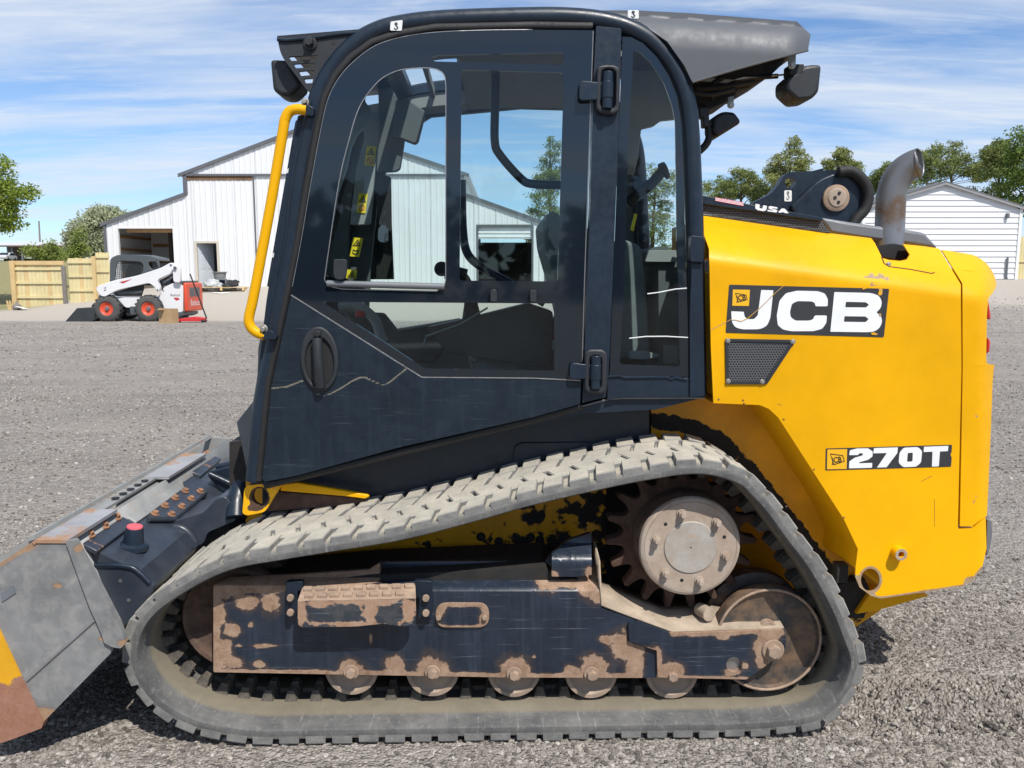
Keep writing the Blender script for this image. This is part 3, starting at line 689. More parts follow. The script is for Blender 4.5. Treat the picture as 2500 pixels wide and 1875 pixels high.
# far side track: belt with its lugs as one joined mesh
FAR = 1.25
far = belt('rubber_track', FAR, P, False); tag(far, 'far side rubber track behind the cab')
fm = MB()
for i in range(NP):
    for ss, ph, me in rows:
        p, t, n = frame_at((i+ph)*PITCH_T); q = p+n*(-.018)+Vector((0, FAR+ss, 0))
        Mx = Matrix(((t.x,0,n.x,q.x),(t.y,1,n.y,q.y),(t.z,0,n.z,q.z),(0,0,0,1)))
        fm.add([Mx @ v.co for v in me.vertices], [tuple(pp.vertices) for pp in me.polygons])
tag(fm.build('tread_blocks', mt['tread'], far), kind='stuff')
# ---------------------------------------------------------------- undercarriage
mt['chassisdark'] = paint('grimy chassis', (.014,.013,.012), .8, .4, 10, dust=.35, dustc=(.05,.04,.032), bump=.3)
# rail frame, painted dark blue black with rust chips
fr_chip = blobs([(858,1642,38,34),(1056,1636,50,45),(1258,1637,44,40),(1450,1636,48,46),(1400,1640,26,20),(1530,1575,46,46),(1548,1628,26,44),(1515,1560,36,14),
   (560,1440,60,26),(640,1435,60,24),(660,1470,26,36),(600,1470,40,24),(565,1540,26,20),(545,1590,26,50),(575,1618,26,16),(632,1622,20,12),(536,1500,18,40),(612,1525,10,9),(585,1576,12,6),(645,1577,34,7),
   (965,1620,34,24),(1340,1410,36,44),(1440,1420,34,50),(1460,1455,26,26),(1385,1425,34,14),(1304,1602,8,5),(1482,1560,24,14),(905,1560,6,14)],
   [([(523,1440),(523,1640)],15),([(530,1641),(900,1645),(1300,1652),(1560,1652)],8),([(523,1425),(700,1418),(910,1400)],26)])
m_frame = worn('dark blue black frame paint', (.0145,.022,.036), RUST, 'chip', .30, .9, 60, .85, (.185,.108,.066), scratch=.30, dust=.18, dustc=(.06,.08,.11), streak=.30, stain=.45)
def fr_s(px, py):
    e = 1446-(px-1050)*.004
    return .09+(.075*sm((e-py)/70)+.03*max(0, (e-py)/70) if (py < e and px > 930) else 0)+(.05*sm((1432-py)/30) if px < 930 else 0)
rail = rnd([(521,1428),(560,1413),(700,1405),(900,1392),(930,1372),(1150,1370),(1330,1372)]+I((0,470),(215,360),(222,505),(262,520),(270,700),(276,790),(478,862),(432,884),(430,985),(598,1040),(598,1192))+[(1597,1655),(1250,1654),(900,1648),(521,1641)], 5, 3)
relief('track_frame', rail, fr_s, m_frame, P, step=7, th=.014, attr={'chip': fr_chip})
MB().prism([at(x, y, .13) for x, y in PX((530,1440),(900,1405),(1330,1385),(1480,1500),(1560,1560),(1590,1648),(530,1635))], (0, .24, 0)).build('frame_core', mt['chassisdark'], P)
tail_chip = blobs([(1868,1585,34,56),(1880,1550,30,30),(1636,1640,44,34),(1600,1612,20,40),(1572,1590,28,12),(1790,1640,30,10),(1820,1625,14,14),(1765,1555,20,8)],
   [(I((700,938),(1335,918)),9),(I((600,1045),(604,1190)),10),(I((610,1194),(1120,1206)),7)])
tail = rnd(I((437,880),(490,872),(690,942),(1335,918),(1352,1000),(1325,1072),(1278,1092),(1122,1206),(606,1194),(602,1040),(440,984)), [2,2,6,3,25,25,10,4,2,3,3], 4)
hole = ell(*I((1048,1120))[0], 19, 19, 20)
relief('idler_mount', [tail, hole], .078, m_frame, P, step=7, th=.02, attr={'chip': tail_chip})
disc('hole_plug', *I((1050,1118))[0], .092, .10, .030, mt['steel'], P)
bolt(*I((1272,1035))[0], .078, .024, .022, mt['rustpale'], P)
fin = rnd(I((-5,480),(85,402),(222,358),(224,600),(150,612),(-8,610)), [3,10,3,2,8,4], 4)
relief('frame_gusset', fin, lambda x, y: .105+.06*sm((1375-y)/60), m_frame, P, step=12, th=.02, attr={'chip': blobs([(1350,1405,16,14),(1440,1400,16,18)])})
# sandy shelf under the sprocket
sh = I((262,520),(276,780),(478,858),(690,936),(1335,914))
v = []; f = []
for x, y in sh: a_ = at(x, y, .088); v += [a_, a_+Vector((.0, .10, .018)), a_+Vector((0, .20, .012))]
for i in range(len(sh)-1):
    for k in range(2): f.append((i*3+k, i*3+k+1, i*3+3+k+1, i*3+3+k))
link('sand_shelf', (lambda mb: mb.mesh('sand_shelf'))(MB().add(v, f)), mt['sand'], P, 40, solid=.006)
# rollers
m = Mat('roller steel'); w = m.noise(13, 4, .6)
m.set(col=m.mix(m.mr(w, .35, .65), (.38,.28,.20), (.24,.19,.15)), rough=.6, metal=.15, normal=m.bump(m.noise(60, 4), .25, .002)); mt['roller'] = m.m
def wheel(name, px, py, s, r, rim, mat, parent, hub=.3, depth=.02, s2=None):
    c = at(px, py, s)
    w_ = MB().lathe(c, (0,1,0), [(.004,depth*.2),(r*hub*.7,depth*.2),(r*hub,depth*.55),(r*(.55+hub*.3),depth*.75),(r*(1-rim*1.5),depth*.55),(r*(1-rim),0.001),(r*.975,0),(r,.006),(r,.05),(r*.8,.06),(r*.8,.10),(r*.8,.13),(r,.14),(r,.19),(r*.6,.2)], 48)
    return w_.build(name, mat, parent, 45)
for x, y in ((858,1636),(1056,1640),(1255,1642),(1444,1645),(1641,1646)):
    r_ = wheel('roller', x, y, .125, .083, .16, mt['roller'], P)
for x, y in ((858,1640),(1056,1641),(1255,1645),(1444,1645),(1641,1648)):
    b_ = bolt(x, y, .088, .0165, .020, mt['rustpale'], P, 'roller_bolt')
m = Mat('idler steel'); b0 = m.mix(m.mr(m.noise(12, 6, .7), .42, .62), (.062,.058,.055), (.21,.135,.085)); m.set(col=b0, rough=.5, metal=.3, normal=m.bump(m.noise(50, 4), .3, .002)); mt['idler'] = m.m
wheel('rear_idler', 1877, 1563, .110, .168, .06, mt['idler'], P, .34, .02)
MB().tube([at(1877,1563,.109)+Vector((math.cos(2*math.pi*k/48)*.1635, 0, math.sin(2*math.pi*k/48)*.1635)) for k in range(48)], .0045, 8, closed=True).build('idler_rim', mt['rustpale'], P, 60)
wheel('front_idler', 574, 1510, .15, .165, .10, mt['rustdark'], P, .4, .02)
disc('idler_axle', *I((1250,925))[0], .098, .2, .03, mt['rustpale'], P)
# sprocket and hub
c = at(1686, 1336, .20); c0 = Vector((c.x, 0, c.z)); hubc = at(1686, 1336, .09); hc = Vector((hubc.x, 0, hubc.z))
m_sp = paint('shade darkened rusty sprocket', (.06,.031,.02), .85, .45, 18, bump=.4, bs=90, dust=.4, dustc=(.17,.11,.075))  # rust darkened to hold the shade under the track's top run
nt = 19; ring = []
for k in range(nt):
    for da, rr in ((-.13,.236),(-.08,.243),(.08,.243),(.13,.236),(.17,.218),(.22,.203),(.32,.192),(.44,.187),(.56,.187),(.68,.192),(.78,.203),(.83,.218)):
        a_ = 2*math.pi*(k+da)/nt; ring.append(Vector((hc.x+math.sin(a_)*rr, .205, hc.z+math.cos(a_)*rr)))
MB().prism(ring, (0, .045, 0)).build('sprocket', m_sp, P, None, .004)
MB().lathe(hc, (0,1,0), [(.004,.32),(.186,.32),(.186,.25)], 40).build('sprocket_carrier', mt['chassisdark'], P, 40)
m = Mat('hub casting'); b0 = m.mix(m.mr(m.noise(16, 6, .65), .3, .7), (.30,.225,.165), (.40,.335,.275)); b0 = m.mix(m.mr(m.noise(45, 5, .7), .55, .75, 0, .5), b0, (.24,.16,.11))
m.set(col=b0, rough=.82, normal=m.bump(m.noise(70, 5), .3, .002)); mt['hub'] = m.m
hub = MB().lathe(hc, (0,1,0), [(.084,.090),(.140,.090),(.1408,.092),(.143,.090),(.152,.094),(.156,.104)], 64).build('drive_hub', mt['hub'], P, 40)
MB().lathe(hc, (0,1,0), [(.156,.104),(.157,.108),(.157,.23)], 64, False).build('hub_drum', mt['rustdark'], P, 40)  # dark rust colour stands for the shade on the drum's side
m = Mat('hub cap'); b0 = m.mix(m.mr(m.noise(20, 6, .7), .35, .65), (.33,.285,.235), (.40,.375,.34)); b0 = m.mix(m.mr(m.noise(34, 4), .6, .72), b0, (.42,.29,.20))
m.set(col=b0, rough=.6, metal=.1, normal=m.bump(m.noise(80, 4), .2, .002))
MB().lathe(hc, (0,1,0), [(.003,.09),(.003,.086),(.0795,.086),(.0815,.088),(.0815,.11)], 48).build('hub_cap', m.m, hub, 40)
for k in range(6):
    a_ = R(106+60*k); q = hc+Vector((math.cos(a_)*.110, .09, math.sin(a_)*.110))
    MB().cyl(q, q+Vector((0,-.004,0)), .0155, n=16).cyl(q+Vector((0,-.003,0)), q+Vector((0,-.018,0)), .0125, n=6).cyl(q+Vector((0,-.017,0)), q+Vector((0,-.030,0)), .008, n=12).build('wheel_nut', mt['hub'], hub, 30, .001)
for k in range(3):
    a_ = R(137+120*k); q = hc+Vector((math.cos(a_)*.107, .0908, math.sin(a_)*.107)); MB().cyl(q, q+Vector((0,-.0015,0)), .0055, n=14).build('threaded_hole', mt['rubber'], hub)
tube('grease_nipple', [at(*I((850,800))[0], .17), at(*I((905,830))[0], .12)], .022, mt['sand'], P, 14)
# chassis side, flaked yellow paint
ch_chip = lambda x, y: -.22+.25*sm((x-1150)/200)-.25*sm((1330-y)/40)*sm((1250-x)/150)-.35*sm((y-1345)/25)*sm((1290-x)/30)
m_flake = worn('flaked yellow chassis paint', (.68,.31,.001), (.012,.011,.010), 'chip', .4, .8, 26, 1.7, (.02,.013,.009), bump=.4)
relief('chassis_side', PX((600,1170),(1480,1160),(1480,1400),(600,1420)), .43, m_flake, P, step=30, attr={'chip': ch_chip})
for x, y in H((1260,160),(1580,165),(1375,190),(1640,180)): bolt(x, y, .43, .011, .014, mt['chassisdark'], P)
MB().prism([at(x, y, .47) for x, y in PX((560,1080),(1500,960),(2090,1000),(2150,1450),(2080,1520),(1500,1650),(560,1640))], (0, .72, 0)).build('chassis_tub', mt['chassisdark'], P)
# step bracket on the frame
m_step = worn('scuffed step paint', (.028,.033,.042), RUST, 'chip', .4, .9, 46, 1.1, (.27,.15,.09), scratch=.8, dust=.2)
st_f = blobs([(900,1455,140,34),(735,1490,14,60),(1000,1470,26,60),(860,1525,130,8),(905,1490,24,34),(780,1475,50,14)], base=-.35)
step_ = rnd(H((72,578),(835,562),(838,690),(800,742),(720,740),(640,722),(450,742),(100,748),(70,728)), [2,2,8,14,12,12,12,10,8], 4)
so = relief('step', step_, lambda x, y: .016+.012*sm((x-985)/40), m_step, P, step=10, th=.006, attr={'chip': st_f})
tread_pl = H((104,484),(832,462),(836,562),(72,580))
q = [at(*tread_pl[0], .075), at(*tread_pl[1], .075), at(*H((838,560))[0], .0155), at(*H((70,578))[0], .0155)]
MB().add(q, [(0,1,2,3)]).build('step_tread', mt['rustpale'], so)
for k in range(9):
    t = (k+.5)/9
    for u_ in (.25, .72):
        t2 = t+(.03 if u_ > .5 else 0)
        if t2 > .97: continue
        a_ = q[0].lerp(q[1], t2); b_ = q[3].lerp(q[2], t2); c_ = a_.lerp(b_, u_)
        MB().obox(c_+Vector((0,0,.004)), (.013,0,0), (b_-a_).normalized()*.007, (0,0,.005)).build('grip_tooth', mt['rustpale'], so, None, .002)
for pl in (H((-5,452),(104,450),(104,500),(70,512),(68,682),(-8,682)), H((830,445),(942,448),(942,520),(940,684),(850,692),(860,560),(832,540))):
    plate('step_bracket', rnd(pl, 4, 3), .068, .02, m_step if 0 else mt['black'], so)
for x, y in H((28,550),(28,645),(903,552),(903,648)): bolt(x, y, .066, .011, .014, mt['rustpale'], so, n=12, washer=False)
ov = rnd(H((965,592),(1312,592),(1312,748),(965,748)), 28, 6)
op = relief('access_plate', ov, .081, m_frame, P, step=8, th=.008, attr={'chip': blobs([(1075,1490,16,30),(1190,1490,18,34),(1130,1477,70,8),(1180,1515,16,20)], [(ov+[ov[0]], 5)])})
for x, y in H((985,680),(1283,680)): bolt(x, y, .081, .009, .011, mt['rustpale'], op, washer=False)
# ---------------------------------------------------------------- cab shell
SD = .25                                   # cab side plane
SF = 1.16                                  # far cab side
SHIFT = Vector((0, SF-SD, 0))
cab = P
fp = [(622,1173),(640,988),(674,819),(708,633),(735,422),(769,270),(790,207),(824,152),(870,106),(921,77),(980,61),(1085,49),(1300,42),(1405,44),(1477,53),(1536,70),(1587,99),(1629,143),(1658,194),(1677,253),(1686,337),(1692,464),(1696,569),(1699,708),(1704,963)]
fpath = [at(x, y, SD+.032) for x, y in fp]
sp_near = spline(fpath, 5)
near_fr = tube('roll_cage_tube', sp_near, .0285, mt['black'], cab, 14)
tag(near_fr, 'near side bent roll cage tube of the cab')
tube('roll_cage_tube', [p+SHIFT-Vector((0,.03,0)) for p in sp_near], .032, mt['black'], cab, 12)
# front pillar flanges and windscreen edge
plate('pillar_flange', A((300,668),(352,655),(380,700),(300,1659))+E((190,400),(75,900),(20,1245),(-5,1245),(30,900),(70,600),(118,200),(150,0)), SD+.02, .05, mt['black'], cab)
plate('front_frame', A((285,700),(330,660),(345,700),(225,1659),(120,1659)), SD+.06, .05, mt['black'], cab, bevel=.004)
plate('front_corner_panel', PX((577,1031),(627,968),(630,850),(640,800),(668,800),(640,1000),(625,1170),(604,1160),(590,1090)), SD+.09, .06, paint('lit toned front panel', (.035,.042,.052), .45, .2, 6), cab)  # lit tone is put into the panel's base colour
m = Mat('headliner'); m.set(col=m.mix(m.noise(30, 4), (.19,.2,.2), (.25,.26,.26)), rough=.9); mt['liner'] = m.m
m = Mat('cab interior plastic'); m.set(col=m.mix(m.noise(18, 4), (.06,.075,.078), (.095,.11,.112)), rough=.75); mt['trim'] = m.m
m = Mat('light interior trim'); m.set(col=m.mix(m.noise(18, 4), (.21,.24,.235), (.27,.30,.295)), rough=.7); mt['trimlight'] = m.m
# roof with a hatch opening over the front seat
def roof_strip(nm, x0, x1, s0, s1, mat, dz=0.0, th=.03):
    xs = [x0+(x1-x0)*k/10 for k in range(11)]
    def top(x):
        i = 0
        P_ = [(870,106),(921,80),(980,66),(1085,54),(1300,47),(1405,47),(1477,54),(1536,72)]
        for a_, b_ in zip(P_, P_[1:]):
            if a_[0] <= x <= b_[0]: return a_[1]+(b_[1]-a_[1])*(x-a_[0])/(b_[0]-a_[0])
        return P_[-1][1] if x > 1500 else P_[0][1]
    v = []
    for x in xs:
        p = at(x, top(x), SD); v += [(p.x, s0, p.z+dz), (p.x, s1, p.z+dz), (p.x, s1, p.z+dz-th), (p.x, s0, p.z+dz-th)]
    f = []
    for i in range(10):
        for k in range(4): f.append((i*4+k, i*4+4+k, i*4+4+(k+1) % 4, i*4+(k+1) % 4))
    f += [(0,1,2,3), (43,42,41,40)]
    mb = MB().add(v, f); me = mb.mesh(nm); bm = bmesh.new(); bm.from_mesh(me); bmesh.ops.recalc_face_normals(bm, faces=bm.faces[:]); bm.to_mesh(me); bm.free()
    return link(nm, me, mat, cab, 40)
roof_strip('roof_panel', 905, 1536, SD+.03, .42, mt['black'])
roof_strip('roof_panel', 905, 1536, .98, SF, mt['black'])
roof_strip('roof_panel', 1105, 1536, .42, .98, mt['black'])
roof_strip('roof_panel', 905, 950, .42, .98, mt['black'])
roof_strip('headliner', 1120, 1536, SD+.04, SF-.02, mt['liner'], -.034, .045)
roof_strip('headliner', 905, 1120, SD+.04, .41, mt['liner'], -.034, .03)
roof_strip('headliner', 905, 1120, .99, SF-.02, mt['liner'], -.034, .05)
MB().box((at(1010,60,SD).x, .41, at(1010,60,SD).z-.05), (at(1022,60,SD).x, .99, at(1010,60,SD).z-.02)).build('hatch_bar', mt['liner'], cab)
roof_strip('hatch_rail', 975, 1060, .50, .62, mt['black'], .012, .012)
# glass
m = Mat('tinted cab glass'); m.n.remove(m.b)
tr = m.node('ShaderNodeBsdfTransparent'); tr.inputs[0].default_value = (.80,.885,.875,1)
gl = m.node('ShaderNodeBsdfGlossy'); gl.inputs['Roughness'].default_value = .02; gl.inputs['Color'].default_value = (.9,.95,1,1)
fn = m.node('ShaderNodeFresnel'); fn.inputs[0].default_value = 1.42; mx = m.node('ShaderNodeMixShader')
m.l.new(fn.outputs[0], mx.inputs[0]); m.l.new(tr.outputs[0], mx.inputs[1]); m.l.new(gl.outputs[0], mx.inputs[2]); df = m.node('ShaderNodeBsdfDiffuse'); df.inputs[0].default_value = (.55,.60,.60,1); mx2 = m.node('ShaderNodeMixShader')
hz = m.ma('ADD', m.mr(m.noise(5, 6, .65, dist=.8), .45, .8, .0, .008), m.mr(m.noise(1, 5, .7, scl=(30, 30, 3)), .55, .75, 0, .006)); m.l.new(hz, mx2.inputs[0]); m.l.new(mx.outputs[0], mx2.inputs[1]); m.l.new(df.outputs[0], mx2.inputs[2])
m.l.new(mx2.outputs[0], m.out.inputs[0]); mt['glass'] = m.m
m = Mat('black printed glass border'); m.set(col=(.008,.013,.020), rough=.05, spec=.5, coat=.2, coatr=.02, normal=m.bump(m.noise(3, 2), .02, .01)); mt['frit'] = m.m
# door
_spg = [(q_.x, q_.y) for q_ in spline([Vector((*q_, 0)) for q_ in [(1300,72.6),(1180,74),(1064,79),(980,91),(916,112),(866,148),(828,190),(802,240),(786,304),(760,443),(735,591),(714,700)]], 5)]
glass_out = [(1449,74)]+_spg+[(710.5,719)]+rnd([(1010,907.5),(1030,920),(1060,920.3)], 8, 3)[1:-1]+[(1300,922),(1418,927),(1424,850),(1431,636),(1448,100)]
_sp = lambda pts, n=5: [(q_.x, q_.y) for q_ in spline([Vector((*q_, 0)) for q_ in pts], n)]
p1 = _sp(A((455,1620),(475,1480),(540,1050),(600,800),(645,650),(700,550),(780,460),(870,412),(960,396),(1060,394),(1120,408),(1150,440),(1158,500)))+A((1157,1620))+E((1150,110),(1105,145),(560,132),(490,118),(458,85))
p2 = rnd([(1127,171),(1371,177),(1376,200),(1361,687),(1122,685)], [4,6,2,8,8], 4)
p3_ = rnd([(1052,141),(1070,135),(1376,128.6),(1375,158),(1062,150)], [3,3,6,6,3], 3)
p4_ = rnd([(788,737),(1353,741),(1353,905),(1036,899)], [4,4,4,8], 4)
door_low = rnd(E((262,173),(1019,650),(1659,655))+[(1418,932),(1416,986),(1300,1019)]+E((900,1045),(300,1210),(108,1248),(96,1232),(150,690)), [2,10,2,2,4,2,2,2,6,6,2], 3)
m_door = worn('door panel paint', (.0055,.0125,.0215), (.16,.145,.11), 'chip', .40, .55, 60, .5, (.11,.10,.08), scratch=.10, dust=.7, dustc=(.016,.028,.042), streak=.55, bump=.06, vs_=4, spec=.40)
door = relief('cab_door', door_low, SD-.012, m_door, cab, step=4.5, th=.022, attr={'chip': blobs([], [(E((150,705),(230,700),(330,662)),2.2),([(q_.x, q_.y) for q_ in spline([Vector((*q_, 0)) for q_ in E((410,740),(470,745),(560,700),(620,662),(680,642),(730,662),(780,682),(820,678),(870,640),(930,592))], 4)],2.0)])})
tag(door, 'glazed black cab door with yellow paint scratch')
frit = relief('door_glass_border', [glass_out, p1, p2, p3_, p4_], SD-.008, mt['frit'], door, th=.006)
for pl in (p1, p2, p3_, p4_): relief('window_pane', pl, SD-.006, mt['glass'], door, th=0, smooth=None)
tube('door_seal', [at(x, y, SD+.016) for x, y in [(1446,66),(1300,64),(1064,69),(976,83),(910,104),(858,141),(820,184),(794,236),(778,302),(752,441),(727,590),(705,700),(655,935),(632,1172),(646,1184),(1300,1024),(1420,990)]], .014, mt['rubber'], door)
tube('glass_edge', [at(x, y, SD-.0095) for x, y in E((262,167),(1019,643),(1659,648))+[(1417,929)]], .0022, mt['steel'], door, 6)
tube('glass_edge', [at(x, y, SD-.006) for x, y in spline([Vector((x, y, 0)) for x, y in glass_out[3:40]], 2) for x, y in [(x, y)]] if 0 else [at(x, y, SD-.006) for x, y in _spg], .0016, mt['steel'], door, 6)
tube('sliding_rail', [at(x, y, SD-.012) for x, y in E((470,100),(1150,118))], .010, mt['gray'], door, 8)
tube('pane_trim', [at(x, y, SD-.0085) for x, y in p1], .0016, mt['steel'], door, 5)
plate('window_latch', rnd(A((508,1500),(580,1500),(578,1600),(560,1620),(520,1618),(506,1590)), 6, 3), SD-.03, .02, mt['blackm'], door, bevel=.004)
for x, y in ((1205,722),(1302,723)): plate('rubber_buffer', rnd([(x-8,y-15),(x+8,y-15),(x+8,y+15),(x-8,y+15)], 5, 3), SD-.03, .02, mt['blackm'], door, bevel=.004)
# door handle
cx, cy = E((424,538))[0]
hr = plate('door_handle', ell(cx, cy, 47, 80, 36, R(-3)), SD-.022, .012, mt['blackm'], P, [ell(cx, cy+8, 34, 60, 30, R(-3))], .006, bseg=3)
dish = []
MB().prism([at(x, y, SD-.0135) for x, y in ell(cx, cy+8, 36, 62, 30, R(-3))], (0, .001, 0)).build('handle_dish', mt['rubber'], hr)
tube('handle_grip', [at(cx-5, cy-50, SD-.03), at(cx-3, cy-10, SD-.042), at(cx, cy+35, SD-.04), at(cx+3, cy+66, SD-.028)], [.016,.014,.0155,.017], mt['blackm'], hr, 12)
disc('key_lock', *E((412,392))[0], SD-.034, SD-.02, .010, mt['rubber'], hr, .002)
# hinge pillar and rear quarter
plate('hinge_pillar', rnd(B((368,150),(515,165),(503,650),(463,1659))+F((790,880),(770,1022),(612,1062),(622,880),(655,0))+B((335,1200),(356,400)), 3, 3), SD-.012, .05, mt['black'], cab, bevel=.006)
tube('glass_edge', [at(x, y, SD-.009) for x, y in B((352,180),(300,1659))+F((612,780))], .002, mt['steel'], cab, 6)
qout = B((522,212),(570,215),(640,250),(720,330),(790,440),(838,560),(862,720),(872,900),(884,1400))+F((1328,600),(1330,884),(797,884))
qin = rnd(B((585,290),(620,300),(690,370),(760,480),(805,600),(825,700),(830,1000),(835,1450))+F((1255,100),(1270,815),(865,800))+B((535,1500),(560,700)), 6, 2)
relief('quarter_glass_border', [qout, qin], SD+.004, mt['frit'], cab, th=.006)
relief('window_pane', qin, SD+.006, mt['glass'], cab, th=0, smooth=None)
plate('cab_sill', rnd(F((782,888),(1342,892),(1342,1022),(850,1024),(782,1048)), 3, 3), SD+.002, .06, mt['black'], cab, bevel=.006)
tube('weld_bead', [at(x, y, SD) for x, y in F((785,885),(860,878),(900,890),(1180,887),(1215,900),(1240,888),(1320,905))], .004, mt['black'], cab, 6)
plate('rear_post', rnd(F((1352,120),(1425,125),(1440,1015),(1340,1022),(1338,500)), 3, 3), SD-.006, .07, mt['black'], cab, bevel=.008)
plate('post_bracket', rnd(B((918,1362),(992,1372),(990,1520),(915,1512)), 4, 3), SD-.02, .08, mt['black'], cab, bevel=.006)
# hinges
for (ring, hole, pin, arm) in ((B((375,385),(410,373),(470,373),(505,390),(503,640),(470,662),(395,655),(368,630)), B((402,412),(425,398),(465,400),(482,420),(480,610),(462,628),(410,625),(396,605)), B((437,415),(430,630)), B((272,480),(285,465),(410,478),(408,575),(285,582),(270,570))),
                               (F((632,720),(660,700),(750,700),(782,725),(780,975),(755,1000),(655,998),(628,970)), F((665,765),(680,745),(725,745),(742,765),(740,950),(722,968),(678,966),(662,950)), F((705,742),(700,965)), F((530,805),(548,792),(682,806),(680,895),(545,900),(528,890)))):
    hg = plate('door_hinge', rnd(ring, 6, 3), SD-.035, .024, mt['blackm'], cab, [rnd(hole, 5, 3)], .006, bseg=3)
    (x0, y0), (x1, y1) = pin
    c0_, c1_ = at(x0, y0, SD-.036), at(x1, y1, SD-.036)
    MB().cyl(c0_, c0_.lerp(c1_, .3), .0155).cyl(c0_.lerp(c1_, .27), c0_.lerp(c1_, .72), .0175).cyl(c0_.lerp(c1_, .7), c1_, .0155).build('hinge_pin', mt['black'], hg, 40, .002)
    plate('hinge_arm', rnd(arm, 4, 3), SD-.034, .022, mt['black'], hg, bevel=.005)
# handrail
hp = A((352,637),(300,632),(255,645),(228,690),(215,760),(150,1150),(75,1560))+E((40,200),(18,300),(28,350),(62,383),(112,402))
tube('grab_rail', spline([at(x, y, SD-.01) for x, y in hp], 6), .0155, mt['yellow'], cab, 14)
plate('rail_bracket', rnd(A((318,605),(350,600),(395,625),(390,672),(350,665),(325,640)), 4, 3), SD-.02, .03, mt['black'], cab, bevel=.004)
plate('rail_bracket', rnd(E((95,380),(150,372),(180,410),(170,424),(90,420)), 4, 3), SD-.025, .03, mt['black'], cab, bevel=.004)
bolt(*E((105,362))[0], SD-.01, .009, .02, mt['chrome'], cab); bolt(*A((345,590))[0], SD-.005, .008, .018, mt['chrome'], cab)
for x, y in A((250,990),(165,1478)): disc('pillar_hole', x, y, SD+.055, SD+.058, .008, mt['white'], cab, 0)
# front lamp bracket and lamp
slots = [N((728,655),(1070,635),(1065,690),(765,705)), N((785,740),(1050,722),(1045,775),(815,790)), N((845,825),(1035,810),(1030,865),(875,880)), N((905,912),(1015,905),(1010,960),(930,965))]
lb = plate('lamp_bracket', rnd(N((600,420),(1000,388),(1500,345),(1640,330),(1690,340),(1200,720),(1000,1060),(960,1062),(640,640)), [8,2,2,2,2,2,6,14,30], 4), SD+.02, .012, mt['blackm'], cab, [rnd(s_, 3, 2) for s_ in slots], .003)
tube('weld_bead', [at(x, y, SD+.018) for x, y in N((602,455),(700,465),(850,452),(1000,440),(1200,410),(1400,385),(1530,380))], .006, mt['black'], lb, 8)
bolt(*N((985,505))[0], SD+.02, .014, .03, mt['blackm'], lb); disc('bolt_hole', *N((1254,493))[0], SD+.019, SD+.0195, .006, mt['rubber'], lb, 0)
MB().prism([at(x, y, SD+.03) for x, y in N((600,415),(1640,330),(1640,350),(600,440))], (0, .85, 0)).build('front_visor', mt['black'], lb)
def lamp(nm, poly, s0, w, lens_edge, par, mat):
    o = MB().prism([at(x, y, s0) for x, y in poly], (0, w, 0)).build(nm, mat, par, None, .012, 3); return o
lamp('work_lamp', N((515,680),(585,685),(720,692),(888,985),(760,1108),(640,1108),(548,1040)), SD+.06, .11, None, cab, mt['blackm'])
# rear canopy over the cab
ca = B((235,60),(600,60),(900,75),(1530,124),(1610,200),(1595,290),(1380,345),(1180,400),(925,475),(880,380),(780,240),(650,150),(560,112),(242,100))
m_can = paint('faded black canopy', (.080,.086,.098), .55, .05, 3, dust=.12, dustc=(.12,.125,.13))
def can_s(px, py):
    t = max(0.0, min(1.0, (100-(py-(px-1300)*.062))/75.0)); return SD-.004+.075*(1-math.sqrt(max(0.0, 1-t*t*.96))) + .05*sm((px-1938)/45)
can = relief('rear_canopy', ca, can_s, m_can, cab, step=20, sy=5, th=.006, smooth=40)
MB().prism([at(x, y, SD+.075) for x, y in B((240,66),(600,66),(900,82),(1530,132),(1600,209),(1590,280),(1560,270),(1500,164),(900,114),(560,109),(242,98))], (0, .78, 0)).build('canopy_top', m_can, can, None, .01)
tube('canopy_lip', [at(x, y, SD-.004) for x, y in B((925,475),(1180,400),(1380,345),(1595,290))], .004, m_can, can, 6)
MB().prism([at(x, y, .42) for x, y in O((340,700),(700,560),(1340,560),(1300,640),(1180,755),(950,890),(830,910),(820,985),(545,1100),(430,1060),(380,850))], (0, .26, 0)).build('rear_heater_box', mt['chassisdark'], can, None, .01)
for k, pts in enumerate((O((400,940),(560,960),(700,930),(800,900)), O((430,900),(600,890),(820,860),(1000,830)), O((560,1000),(640,900),(580,850),(700,780)), O((700,880),(900,800),(1240,770)))):
    tube('wiring_loom', spline([at(x, y, .36+.02*k) for x, y in pts], 6), .008, mt['rubber'], can, 8)
tube('link_rod', [at(*O((1180,768))[0], .38), at(*O((1345,752))[0], .38)], .003, mt['steel'], can, 8)
for poly, br, bl, s0 in ((O((1325,800),(1400,735),(1510,662),(1600,648),(1690,650),(1662,930),(1580,1008),(1440,1022),(1325,915)), O((1340,562),(1428,540),(1425,640),(1415,690),(1350,695)), O((1385,660))[0], .33),
                     (O((575,1310),(590,1180),(690,1122),(810,1132),(880,1235),(625,1395)), O((735,980),(797,968),(795,1070),(780,1092),(742,1088)), O((762,1064))[0], .40)):
    l_ = lamp('work_lamp', poly, s0, .11, None, cab, mt['blackm'])
    plate('lamp_hanger', rnd(br, 3, 2), s0-.012, .006, mt['trimlight'], l_); bolt(*bl, s0-.012, .008, .008, mt['chrome'], l_)
MB().obox(at(*O((1400,725))[0], .36), (.022,0,0), (0,.03,0), (0,0,.016)).build('lamp_yoke', mt['rubber'], cab, None, .003)
MB().prism([at(x, y, .40) for x, y in O((445,1085),(545,1080),(550,1280),(490,1285),(485,1190),(445,1180))], (0,.04,0)).build('hose_connector', mt['blackm'], cab, None, .004)
tube('washer_hose', spline([at(x, y, .42) for x, y in O((532,1270),(545,1380),(515,1460),(440,1535),(400,1540))], 6), .012, mt['rubber'], cab)
